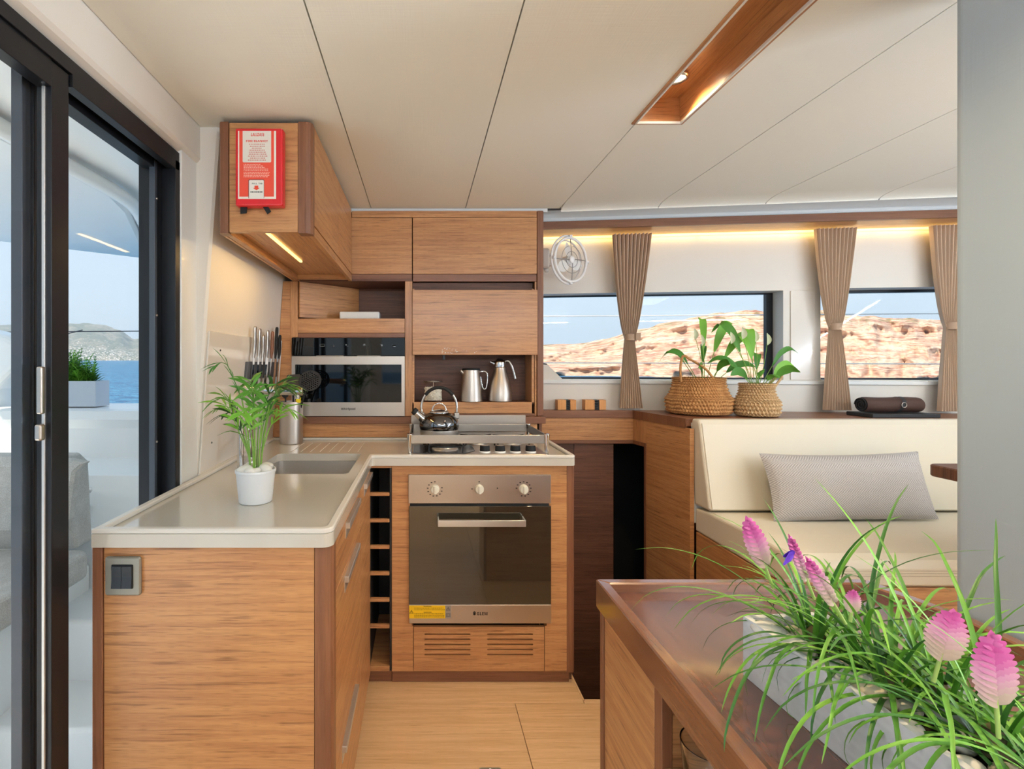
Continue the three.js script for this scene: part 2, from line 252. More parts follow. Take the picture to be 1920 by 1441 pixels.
// ---- walls behind and beside the camera, with the saloon's other windows
const wallF = structure('wall_front', 'forward saloon wall with wide windows', 'wall');
part('wall_panel', [bx(4.2, 4.32, -0.09, 1.05, -2.35, 2.95), bx(4.2, 4.32, 2.05, 2.33, -2.35, 2.95), bx(4.2, 4.32, 1.05, 2.05, -2.35, -2.1), bx(4.2, 4.32, 1.05, 2.05, 0.2, 0.32), bx(4.2, 4.32, 1.05, 2.05, 2.35, 2.95)], M.offwhite, wallF);
const wallP = structure('wall_behind', 'saloon wall behind the camera with side windows', 'wall');
part('wall_panel', [bx(-0.98, 4.3, -0.09, 1.05, -2.42, -2.3), bx(-0.98, 4.3, 1.95, 2.33, -2.42, -2.3), bx(-0.98, -0.6, 1.05, 1.95, -2.42, -2.3), bx(1.7, 1.85, 1.05, 1.95, -2.42, -2.3), bx(4.0, 4.3, 1.05, 1.95, -2.42, -2.3)], M.offwhite, wallP);
part('wall_end', bx(-0.98, -0.76, -0.09, 2.04, -2.35, -1.75), M.offwhite, wallP);
{ let k = 3;
  for (const [nm, g] of [['wide forward window pane', bx(4.25, 4.255, 1.05, 2.05, -2.1, 0.2, { r: 0 })], ['second forward window pane', bx(4.25, 4.255, 1.05, 2.05, 0.32, 2.35, { r: 0 })], ['window behind the camera', bx(-0.6, 1.7, 1.05, 1.95, -2.365, -2.36, { r: 0 })], ['second window behind the camera', bx(1.85, 4.0, 1.05, 1.95, -2.365, -2.36, { r: 0 })]]) { const w = structure('window_' + k++, nm, 'window'); part('pane', g, M.glass, w); }
}
// ---- the sliding glass door to the cockpit
const door = structure('door_1', 'black framed sliding glass door to the cockpit', 'door');
part('door_frame', [bx(-0.875, -0.774, 1.992, 2.024, -1.75, 1.57, { grain: 'z' }), bx(-0.875, -0.818, -0.02, 1.995, 1.518, 1.574, { grain: 'y' }), bx(-0.818, -0.774, -0.02, 1.995, 1.545, 1.574), bx(-0.875, -0.774, -0.03, 0.012, -1.75, 1.57), bx(-0.80, -0.774, 1.965, 1.995, 1.09, 1.57), bx(-0.862, -0.82, 1.955, 1.995, 1.08, 1.55)], M.frame, door);
part('jamb_strip', [bx(-0.836, -0.818, 0.01, 1.975, 1.506, 1.524)], M.frameGrey, door);
for (const y of [1.86, 1.50, 1.11]) part('screw', ball(-0.8165, y, 1.515, 0.003, 0.004, 0.004, 8), M.steel, door);
const leafF = part('fixed_panel', [bx(-0.862, -0.838, 0.01, 1.99, 1.03, 1.10), bx(-0.862, -0.838, 0.01, 0.07, 1.1, 1.52)], M.frameGrey, door);
part('pane', bx(-0.852, -0.847, 0.05, 1.97, 1.10, 1.52, { r: 0 }), M.glass, leafF);
part('seal_strip', [bx(-0.838, -0.83, 0.02, 1.98, 1.05, 1.056), bx(-0.838, -0.832, 0.02, 1.98, 1.075, 1.085)], M.frame, leafF);
const leafS = part('sliding_panel', [bx(-0.812, -0.780, 0.01, 1.99, 1.035, 1.086), bx(-0.812, -0.780, 1.935, 1.995, -0.1, 1.036), bx(-0.812, -0.780, 0.01, 0.08, -0.1, 1.036), bx(-0.812, -0.780, 0.01, 1.99, -0.15, -0.1)], M.frame, door);
part('pane', bx(-0.808, -0.803, 0.07, 1.94, -0.1, 1.036, { r: 0 }), M.glass, leafS);
part('brush_strip', bx(-0.798, -0.791, 0.08, 1.935, 1.030, 1.0355), M.satin, leafS);
part('lock_lever', [bx(-0.801, -0.788, 1.245, 1.345, 1.018, 1.030, { r: 0.004 }), bx(-0.802, -0.787, 1.19, 1.225, 1.014, 1.030, { r: 0.005 })], M.steelWarm, leafS, 'brushed metal lock lever');

// ---- warm strip lights and spotlights
function areaLight(x, y, d, w, h, dir, color, k) { const l = new THREE.RectAreaLight(color, k, w, h); l.position.set(x, y, -d); l.lookAt(x + dir[0], y + dir[1], -d - dir[2]); scene.add(l); return l; }
// spotlight recessed in the slot
function spotlight(d, label) {
  const t = thing('ceiling_spotlight', label, 'spotlight', [0.79, 2.2375, d], 'spotlights in the ceiling slot');
  part('bezel', lathe([[0.024, 0.001], [0.033, 0], [0.035, -0.004], [0.033, -0.009], [0.025, -0.010], [0.024, -0.006]], 0.79, 2.2375, d, 28), M.chrome, t);
  part('lamp_lens', lathe([[0, -0.004], [0.018, -0.005], [0.025, -0.003], [0.025, 0]], 0.79, 2.2375, d, 24), M.ledLens, t, 'glowing lens');
  const s = new THREE.SpotLight(0xffdca8, 2.2, 0, 1.15, 0.7, 2); s.position.set(0.79, 2.226, -d); s.target.position.set(0.79, 0, -d); s.castShadow = true; scene.add(s, s.target);
}
M.ledLens = std({ color: 0xfff6e6, emissive: 0xffe9c4, emissiveIntensity: 9 });
spotlight(1.515, 'round recessed spotlight glowing in the wooden ceiling slot');
spotlight(0.4, 'recessed spotlight in the ceiling slot above the counter, out of view'); spotlight(-0.7, 'recessed spotlight in the ceiling slot behind the camera, out of view');
// square ceiling lamps over the saloon behind the camera
const CL = [[0.0, -0.75, 0.7], [1.95, -0.75, 0.7], [3.1, 0.9, 0.7]];
CL.forEach(([x, d, w], i) => {
  const t = thing('ceiling_light', ['flat ceiling light behind the camera near the door', 'flat ceiling light behind the camera over the saloon', 'flat ceiling light over the saloon table'][i], 'ceiling light', [x, CY, d], 'flat saloon ceiling lights');
  part('housing', bx(x - w / 2 - 0.02, x + w / 2 + 0.02, CY - 0.012, CY - 0.0005, d - w / 2 - 0.02, d + w / 2 + 0.02, { r: 0.004 }), M.alu, t);
  part('light_panel', bx(x - w / 2, x + w / 2, CY - 0.016, CY - 0.012, d - w / 2, d + w / 2), M.ledPanel, t);
  areaLight(x, CY - 0.018, d, w, w, [0, -1, 0.0001], 0xe4f1ff, [3.5, 7, 4.5][i]);
});

// indirect cove lights on the walls behind and beside the camera wash the ceiling
[['long indirect cove light on the wall behind the camera', 1.7, -2.22, 4.2, 0], ['indirect cove light over the forward windows', 4.12, 0.2, 4.0, 1]].forEach(([label, x, d, len, side]) => {
  const t = thing('cove_light', label, 'cove light', [x, 1.985, d], 'indirect cove lights'), h = len / 2;
  part('ledge', side ? bx(x - 0.06, x + 0.07, 1.985, 2.0, d - h, d + h) : bx(x - h, x + h, 1.985, 2.0, d - 0.07, d + 0.06), M.offwhite, t);
  part('light_strip', side ? bx(x - 0.02, x + 0.04, 2.0, 2.006, d - h + 0.02, d + h - 0.02) : bx(x - h + 0.02, x + h - 0.02, 2.0, 2.006, d - 0.04, d + 0.02), M.ledPanel, t);
  const l = side ? areaLight(x, 2.008, d, 0.06, len - 0.04, [-0.7, 1, 0], 0xe4f0ff, 128) : areaLight(x, 2.008, d, len - 0.04, 0.06, [0, 1, 0.7], 0xe4f0ff, 150);
});

// ================================================================== OUTSIDE
const tilt = 0.0085, SEA = -2.9;     // the boat lies a little down by one side, so the water stands slightly askew to the cabin
{ const a = noise(60, 200, 201), b = noise(140, 420, 202), c = noise(20, 60, 203);
  T.wave = tex(1024, 1024, (u, v) => 0.3 * c(u, v) + 0.4 * a(u, v) + 0.3 * b(u, v), { mx: 30, my: 30 });
  T.sea = tex(1024, 1024, (u, v) => { const k = 0.35 * c(u, v) + 0.4 * a(u, v) + 0.25 * b(u, v); return mixc([16, 78, 124], [70, 150, 188], sstep(0.3, 0.72, k)); }, { srgb: true, mx: 30, my: 30 });
}
M.sea = std({ map: T.sea, roughness: 0.35, bumpMap: T.wave, bumpScale: 0.5, ior: 1.33 });
const sea = part('sea', (() => { const g = new THREE.PlaneGeometry(11000, 5600, 1, 60); g.rotateX(-Math.PI / 2).translate(0, 0, -2300); const p = g.attributes.position, uv = g.attributes.uv; for (let i = 0; i < p.count; i++) { p.setY(i, SEA - tilt * p.getZ(i)); uv.setXY(i, p.getX(i), p.getZ(i)); } g.computeVertexNormals(); return g; })(), M.sea, scene);
sea.userData.kind = 'structure'; tag(sea, 'blue rippled sea around the boat', 'sea');
// far coast with a pale town along the water
{ const n1 = noise(40, 10, 211), n2 = noise(160, 60, 212), n3 = noise(420, 160, 213);
  T.coast = tex(1024, 512, (u, v) => { let c = mixc([104, 108, 84], [146, 138, 116], sstep(0.35, 0.7, 0.6 * n1(u, v) + 0.4 * n2(u, v))); c = mixc(c, [74, 84, 62], 0.5 * sstep(0.5, 0.8, n2(u + 0.4, v))); const town = n3(u, v) * (v < 0.2 ? 1.25 : v < 0.42 ? 1.0 : 0.72); return mixc(c, [205, 198, 190], sstep(0.76, 0.88, town)); }, { srgb: true });
  const n = noise(24, 24, 214), top = [[-0.95, 66], [-0.86, 69], [-0.80, 66], [-0.72, 70], [-0.665, 70], [-0.62, 60], [-0.585, 42], [-0.555, 47], [-0.53, 38], [-0.48, 30], [-0.42, 26], [-0.3, 18], [-0.1, 10]];
  const topAt = (s) => { for (let i = 0; i < top.length - 1; i++) if (s <= top[i + 1][0]) { const t = (s - top[i][0]) / (top[i + 1][0] - top[i][0]); return lerp(top[i][1], top[i + 1][1], t * t * (3 - 2 * t)); } return 8; };
  const D = 3000; const g = grid(160, 24, (u, v) => { const s = lerp(-0.95, -0.1, u), d = D + 900 * v, h = (topAt(s) + (n(u * 3, v) - 0.5) * 5) / 920 * (D + 900) - tilt * 900; return new THREE.Vector3(s * d, SEA + tilt * d + h * Math.pow(v, 0.75), -d); });
  const m = part('far_hillside', g, std({ map: T.coast, roughness: 1 }), scene); m.userData.kind = 'structure'; tag(m, 'hazy far hills with a pale town along the shore', 'hills');
}
// red and cream layered cliffs beyond the saloon windows
{ const n1 = noise(14, 90, 221), n2 = noise(60, 220, 222), n3 = noise(200, 120, 223), n4 = noise(9, 7, 224);
  const n5 = noise(110, 60, 228), n6 = noise(420, 150, 229), n7 = noise(34, 22, 230);
  T.cliff = tex(2048, 512, (u, v) => {
    const w = v + 0.12 * (n4(u, v) - 0.5) + 0.03 * (n7(u, v) - 0.5), b = n1(u, w), f = n2(u, w);
    let c = mixc([238, 212, 182], [226, 184, 154], sstep(0.3, 0.75, b * 0.6 + n7(u, w) * 0.4)); c = mixc(c, [188, 130, 108], 0.9 * sstep(0.55, 0.85, n1(u + 0.37, w + 0.13) * 0.6 + n5(u, w) * 0.4)); c = mixc(c, [150, 104, 88], 0.75 * sstep(0.6, 0.85, n5(u + 0.2, v) * 0.5 + f * 0.5)); c = mixc(c, [240, 220, 196], 0.45 * sstep(0.55, 0.85, n7(u + 0.71, w + 0.5)));
    c = mixc(c, [138, 136, 92], 0.7 * sstep(0.60, 0.75, n5(u, v)) * sstep(0.74, 0.95, v + 0.3 * (n4(u + 0.5, v) - 0.5)));
    const q = (n6(u, v) - 0.5) * 26 + (n3(u, v) - 0.5) * 16; return [c[0] * 0.88 + q, c[1] * 0.87 + q, c[2] * 0.88 + q];
  }, { srgb: true });
  const a = noise(34, 7, 225), b = noise(150, 18, 226), e = noise(16, 8, 227), top = [[0.05, 30], [0.2, 36], [0.26, 39], [0.33, 40], [0.375, 46], [0.42, 66], [0.5, 80], [0.58, 94], [0.66, 104], [0.74, 104], [0.82, 98], [0.9, 92], [1.06, 88], [1.3, 92], [1.6, 80]];
  const topAt = (s) => { for (let i = 0; i < top.length - 1; i++) if (s <= top[i + 1][0]) { const t = (s - top[i][0]) / (top[i + 1][0] - top[i][0]); return lerp(top[i][1], top[i + 1][1], t); } return 80; };
  const g = grid(360, 70, (u, v) => {
    const s = lerp(0.05, 1.6, u), near = lerp(128, 84, sstep(0.3, 1.0, s)), ledge = v + 0.16 * (e(u, v) - 0.5);
    const d = near + 26 * ledge + (a(u * 2, v) - 0.5) * 5 + (b(u * 2, v) - 0.5) * 1.6, h = topAt(s) / 920 * (near + 26) + EYE - SEA - tilt * (near + 26) + (a(u, 0.3) - 0.5) * 1.2;
    return new THREE.Vector3(s * d, SEA - 0.3 + tilt * d + h * v + (b(u, v) - 0.5) * 0.3, -d);
  });
  const m = part('cliff', g, std({ map: T.cliff, roughness: 1 }), scene); m.userData.kind = 'structure'; tag(m, 'layered red and cream cliffs across the water', 'cliff');
}
scene.fog = new THREE.FogExp2(0xcfe2f2, 0.00016);   // sea haze
// ---- cockpit mouldings
const deck = structure('cockpit', 'white moulded cockpit sides and steps', 'cockpit');
part('coaming', sideExt([[3.2, -0.4], [3.2, 0.93], [3.17, 0.99], [3.18, 1.045], [3.22, 1.055], [3.62, 1.06], [3.66, 1.0], [3.66, -0.4]], -4.6, -0.90, { bev: 0.01 }), M.gel, deck);
part('side_moulding', [bx(-2.3, -0.90, -0.4, 0.44, 2.6, 3.2, { r: 0.03, seg: 3 }), sideExt([[2.72, 0.44], [2.86, 0.70], [3.2, 0.74], [3.2, 0.44]], -2.3, -0.90, { bev: 0.01 })], M.gel, deck);
part('step', bx(-2.6, -0.9, -0.4, 0.163, 2.27, 2.62, { r: 0.02, seg: 3 }), M.gel, deck);
part('step', bx(-2.6, -0.9, -0.4, -0.113, 1.97, 2.3, { r: 0.02, seg: 3 }), M.gel, deck);
part('cockpit_floor', bx(-5, -0.9, -0.46, -0.36, -3, 3.66), M.gel, deck);
for (const [x, y] of [[-1.87, 0.64], [-1.88, 0.545]]) part('fastener', lathe([[0, 0.008], [0.008, 0.007], [0.016, 0.004], [0.019, 0]], 0, 0, 0, 20).rotateX(Math.PI / 2 - 0.5).translate(x, y, -2.76), M.alu, deck);
part('arch', frontExt([[-3.4, 1.05], [-3.4, 1.55], [-3.05, 1.60], [-2.80, 1.545], [-2.66, 1.46], [-2.62, 1.38], [-2.76, 1.30], [-2.88, 1.18], [-2.90, 1.05]], 3.3, 3.55, { bev: 0.04, bseg: 3 }), M.gel, deck);
part('arch_leg', frontExt([[-2.60, 1.05], [-2.56, 1.3], [-2.62, 1.42], [-2.52, 1.40], [-2.42, 1.05]], 3.34, 3.5, { bev: 0.02 }), M.gel, deck);
const hard = structure('hardtop', 'white hardtop roof over the cockpit', 'roof');
part('roof_shell', planExt([[-3.7, -2.5], [-0.90, -2.5], [-0.90, 3.6], [-1.5, 3.9], [-2.2, 4.1], [-3.2, 3.35], [-3.7, 3.2]], 2.235, 2.36, { bev: 0.03 }), M.gel, hard);
part('roof_liner', planExt([[-3.6, 1.2], [-1.56, 1.2], [-1.54, 2.45], [-1.62, 2.72], [-2.12, 3.80], [-2.22, 3.88], [-3.1, 3.18], [-3.6, 2.9]], 2.185, 2.24, { bev: 0.02 }), M.gel, hard);
part('roof_bead', tube([V(-1.50, 2.20, 0.8), V(-1.50, 2.19, 2.0), V(-1.50, 2.185, 2.50), V(-1.62, 2.185, 2.85), V(-2.20, 2.19, 4.0)], 0.035, 40, 10), M.gel, hard);
const rail = thing('guard_wire', 'thin dark guard wire above the cockpit side', 'wire', [-2.5, 1.6, 3.62]);
part('wire', [bar(V(-4.5, 1.575, 3.62), V(-0.9, 1.60, 3.62), 0.004, 6), bar(V(-3.4, 1.38, 3.62), V(-2.5, 1.60, 3.62), 0.004, 6)], M.frameGrey, rail);
const life = thing('life_line', 'pale life lines outside the saloon windows', 'wire', [1.5, 1.3, 3.5]);
for (const y of [1.362, 1.70]) part('wire', onWall(bar(new THREE.Vector3(-1, y, -0.75), new THREE.Vector3(5, y - 0.02, -0.75), 0.004, 6)), M.white, life);
// ---- cockpit sofa
{ const s = thing('cockpit_sofa', 'grey canvas cockpit sofa behind the glass door', 'sofa', [-2.2, 0, 2.1]);
  part('base', bx(-3.2, -1.75, -0.36, 0.30, 1.7, 2.6, { r: 0.02 }), M.gel, s);
  part('seat_cushion', planExt(rrect(-3.2, -1.62, 1.72, 2.42, 0.06), 0.31, 0.44, { bev: 0.025, bseg: 3 }), M.canvas, s);
  part('back_cushion', sideExt([[2.42, 0.44], [2.36, 0.55], [2.34, 0.86], [2.36, 0.905], [2.44, 0.91], [2.5, 0.86], [2.53, 0.44]], -3.2, -1.69, { bev: 0.02, bseg: 3 }), M.canvas, s);
  part('back_wing', frontExt([[-1.70, 0.56], [-1.76, 0.6], [-1.76, 0.905], [-1.66, 0.90], [-1.585, 0.885], [-1.63, 0.84], [-1.66, 0.62]], 2.30, 2.36, { bev: 0.012 }), M.canvas, s);
}
// ---- planter with a fern on the coaming
{ const s = thing('fern_planter', 'grey box planter with a feathery green fern on the cockpit edge', 'potted plant', [-2.3, 1.06, 3.36]);
  part('planter', planExt(rrect(-2.66, -2.19, 3.30, 3.45, 0.008, 2), 1.062, 1.235, { holes: [rrect(-2.645, -2.205, 3.315, 3.435, 0.006, 2)] }), std({ color: 0xc9d2dc, roughness: 0.6 }), s);
  part('soil', bx(-2.645, -2.205, 1.063, 1.215, 3.315, 3.435), M.soil, s);
  const r = rng(301), mats = [M.leafC, M.leafC, M.leafA];
  for (let k = 0; k < 110; k++) {
    const bxx = lerp(-2.62, -2.25, r()), bd = lerp(3.33, 3.42, r()), h = (0.10 + 0.15 * r()) * (bxx < -2.34 ? 1 : 0.75), lx = (r() - 0.5) * 0.16, lz = (r() - 0.5) * 0.12, gs = [], n = 9;
    const P = (t) => V(bxx + lx * t * t, 1.21 + h * t, bd + lz * t * t);
    for (let q = 1; q <= n; q++) for (const sgn of [-1, 1]) { const t = q / n, p = P(t), L = 0.06 * (1.15 - t); gs.push(ribbon([p, p.clone().add(new THREE.Vector3(sgn * L * 0.7, L * 0.5, (r() - 0.5) * L)), p.clone().add(new THREE.Vector3(sgn * L, L * 0.5, (r() - 0.5) * L * 2))], (x) => 0.016 * (1 - x * 0.8), new THREE.Vector3(0, 0, 1), 2, 0)); }
    gs.push(tube([P(0), P(0.5), P(1)], 0.002, 4, 4));
    part('frond', gs, mats[k % 3], s);
  }
}
// ================================================================== GALLEY FURNITURE
const font = await new FontLoader().loadAsync('fonts/droid/droid_sans_bold.typeface.json');
function words3(s, size, x, y, d, o = {}) { const g = new TextGeometry(s, { font, size, depth: o.depth ?? 0.0008, curveSegments: 3 }); g.computeBoundingBox(); const b = g.boundingBox; return g.translate(-(b.min.x + b.max.x) / 2 + x, -(b.min.y + b.max.y) / 2 + y, -d); }
const CT = 0.97, CS = 0.958, CB = 0.927;              // worktop: lip, surface, underside
const XL = -0.76, XR = -0.205, DN = 1.13, DI = 2.04, XE = 0.643, DB = 2.54;
// ---- worktop
{ const t = thing('worktop', 'pale grey L-shaped galley worktop with raised edge', 'worktop', [-0.3, CB, 1.9]);
  const arc = (cx, cd, r, a0, a1, n = 6) => Array.from({ length: n + 1 }, (_, i) => { const a = (a0 + (a1 - a0) * i / n) * Math.PI / 180; return [cx + r * Math.cos(a), cd + r * Math.sin(a)]; });
  const L = (e) => [[XL + e, DN + e], ...arc(XR - 0.025, DN + 0.025, 0.025 - e, -90, 0), ...arc(XR + 0.012, DI - 0.012, 0.012 + e, 180, 90, 3), ...arc(XE - 0.02, DI + 0.02, 0.02 - e, -90, 0), [XE - e, DB - 0.001], [-0.768, DB - 0.001], [XL + e, 1.70]];
  const sinkHole = rrect(-0.625, -0.262, 1.75, 2.147, 0.025);
  part('slab', planExt(L(0), CB, CS, { holes: [sinkHole] }), M.corian, t);
  const inner = [[XL + 0.02, DN + 0.02], ...arc(XR - 0.03, DN + 0.03, 0.012, -90, 0, 4), ...arc(XR + 0.005, DI - 0.005 + 0.02, 0.02, 180, 90, 3), ...arc(XE - 0.03, DI + 0.03, 0.012, -90, 0, 4), [XE - 0.02, DB - 0.012], [-0.755, DB - 0.012], [XL + 0.02, 1.70]];
  inner[0] = [XL + 0.02, DN + 0.02];
  // raised rim: outer outline minus inner outline, open along the back
  part('raised_edge', planExt(L(0), CS - 0.0005, CT, { holes: [inner] , bev: 0.003 }), M.corianEdge, t);
  for (let i = 0; i < 8; i++) { const x = -0.581 + i * 0.0425; part('drainer_groove', bar(V(x, CS + 0.0003, 2.19), V(x, CS + 0.0003, 2.43), 0.0017, 6), M.corianEdge, t); }
}
// ---- sink
{ const t = thing('sink', 'brushed steel sink bowl set under the worktop', 'sink', [-0.44, 0.80, 1.95]);
  const o = rrect(-0.635, -0.252, 1.74, 2.157, 0.03), i = rrect(-0.622, -0.265, 1.753, 2.144, 0.028);
  part('bowl', [planExt(o, 0.785, 0.9265, { holes: [i] }), planExt(o, 0.776, 0.7855)], M.satin, t);
  part('drain', lathe([[0, 0.002], [0.02, 0.0015], [0.036, 0.004], [0.04, 0.0015], [0.042, 0]], -0.44, 0.7855, 2.0, 28), M.chrome, t);
}
// ---- peninsula cabinet with drawers
{ const t = thing('drawer_cabinet', 'oak veneer drawer cabinet under the sink worktop', 'cabinet', [-0.48, 0, 1.6]);
  part('end_panel', bx(-0.7425, -0.2505, 0.0, 0.9235, 1.148, 1.166, { r: 0.001 }), M.veneer, t);
  part('corner_post', bx(-0.768, -0.744, 0, 0.9255, 1.144, 1.19, { grain: 'y', r: 0.002 }), M.trim, t);
  part('corner_post', planExt([[-0.249, 1.146], [-0.226, 1.146], [-0.213, 1.150], [-0.207, 1.160], [-0.207, 1.19], [-0.249, 1.19]], 0, 0.9255, { grain: 'y' }), M.trim, t);
  part('back_panel', bx(-0.767, -0.755, 0, 0.9255, 1.19, 2.05), M.veneer, t);
  part('plinth', bx(-0.745, -0.245, 0, 0.06, 1.2, 2.06, { grain: 'z' }), M.trim, t);
  part('carcass', bx(-0.75, -0.232, 0.06, 0.77, 1.19, 2.05, { grain: 'z' }), M.dark, t);
  const handle = (x, y, d0, d1, parent) => part('handle', [bx(x, x + 0.014, y - 0.002, y + 0.016, d0, d1, { r: 0.002 }), bx(x, x + 0.003, y - 0.03, y + 0.016, d0, d1)], M.alu, parent);
  const front = (y0, y1, d0, d1, h0, h1, name) => { const f = part(name, bx(-0.232, -0.213, y0, y1, d0, d1, { grain: 'z', r: 0.0015 }), M.veneer, t); handle(-0.214, y1 - 0.034, h0, h1, f); return f; };
  front(0.782, 0.922, 1.192, 1.712, 1.38, 1.64, 'drawer'); front(0.342, 0.779, 1.192, 1.712, 1.36, 1.62, 'drawer'); front(0.064, 0.339, 1.192, 1.712, 1.32, 1.58, 'drawer');
  front(0.064, 0.922, 1.715, 2.046, 1.82, 2.03, 'door');
}
// ---- bottle rack between drawers and oven
{ const t = thing('bottle_rack', 'narrow open bottle rack with six shelves beside the oven', 'bottle rack', [-0.17, 0, 2.2]);
  part('side_panel', [bx(-0.236, -0.216, 0.056, 0.926, 2.052, 2.52, { grain: 'z' }), bx(-0.134, -0.1255, 0.056, 0.926, 2.07, 2.52, { grain: 'z' })], M.charcoal, t);
  part('back_panel', bx(-0.216, -0.134, 0.056, 0.926, 2.50, 2.52), M.charcoal, t);
  part('top_rail', bx(-0.216, -0.1245, 0.912, 0.926, 2.067, 2.50), M.veneer, t);
  part('bottom_panel', bx(-0.216, -0.1345, 0.056, 0.076, 2.067, 2.50), M.veneer, t);
  for (let i = 0; i < 6; i++) part('shelf', [bx(-0.216, -0.1345, 0.794 - i * 0.1115, 0.808 - i * 0.1115, 2.067, 2.082)], M.veneer, t);
  part('plinth', bx(-0.245, -0.125, 0, 0.0555, 2.088, 2.11), M.trim, t);
}
// ---- oven cabinet
{ const t = thing('oven_cabinet', 'oak veneer cabinet that houses the steel oven', 'cabinet', [0.26, 0, 2.3]);
  part('front_panel', frontExt([[-0.124, 0.056], [0.6125, 0.056], [0.6125, 0.926], [-0.124, 0.926]], 2.067, 2.086, { holes: [[[-0.034, 0.056 + 0.0005], [0.520, 0.056 + 0.0005], [0.520, 0.246], [0.528, 0.248], [0.528, 0.87], [-0.040, 0.87], [-0.040, 0.248], [-0.034, 0.246]]] }), M.veneer, t);
  const slots = []; for (const x0 of [0.013, 0.277]) for (let i = 0; i < 5; i++) { const y = 0.122 + i * 0.0215; slots.push(rrect(x0, x0 + 0.194, y, y + 0.0065, 0.003, 2)); }
  part('vent_panel', frontExt([[-0.032, 0.0575], [0.518, 0.0575], [0.518, 0.242], [-0.032, 0.242]], 2.068, 2.085, { holes: slots }), M.veneer, t, 'removable oak panel with ten vent slots');
  part('corner_post', planExt([[0.6135, 2.068], [0.640, 2.068], [0.645, 2.073], [0.645, 2.10], [0.6135, 2.10]], 0.05, 0.926, { grain: 'y' }), M.trim, t);
  part('side_panel', bx(0.628, 0.644, 0.0, 0.926, 2.101, 2.84, { grain: 'z' }), M.dark, t);
  part('carcass', [bx(-0.122, -0.10, 0.056, 0.92, 2.087, 2.52), bx(0.59, 0.61, 0.056, 0.92, 2.087, 2.52), bx(-0.1, 0.59, 0.056, 0.92, 2.50, 2.52), bx(-0.1, 0.59, 0.02, 0.05, 2.1, 2.5)], M.rubber, t);
  part('plinth', bx(-0.124, 0.628, 0, 0.0555, 2.085, 2.105), M.trim, t);
}
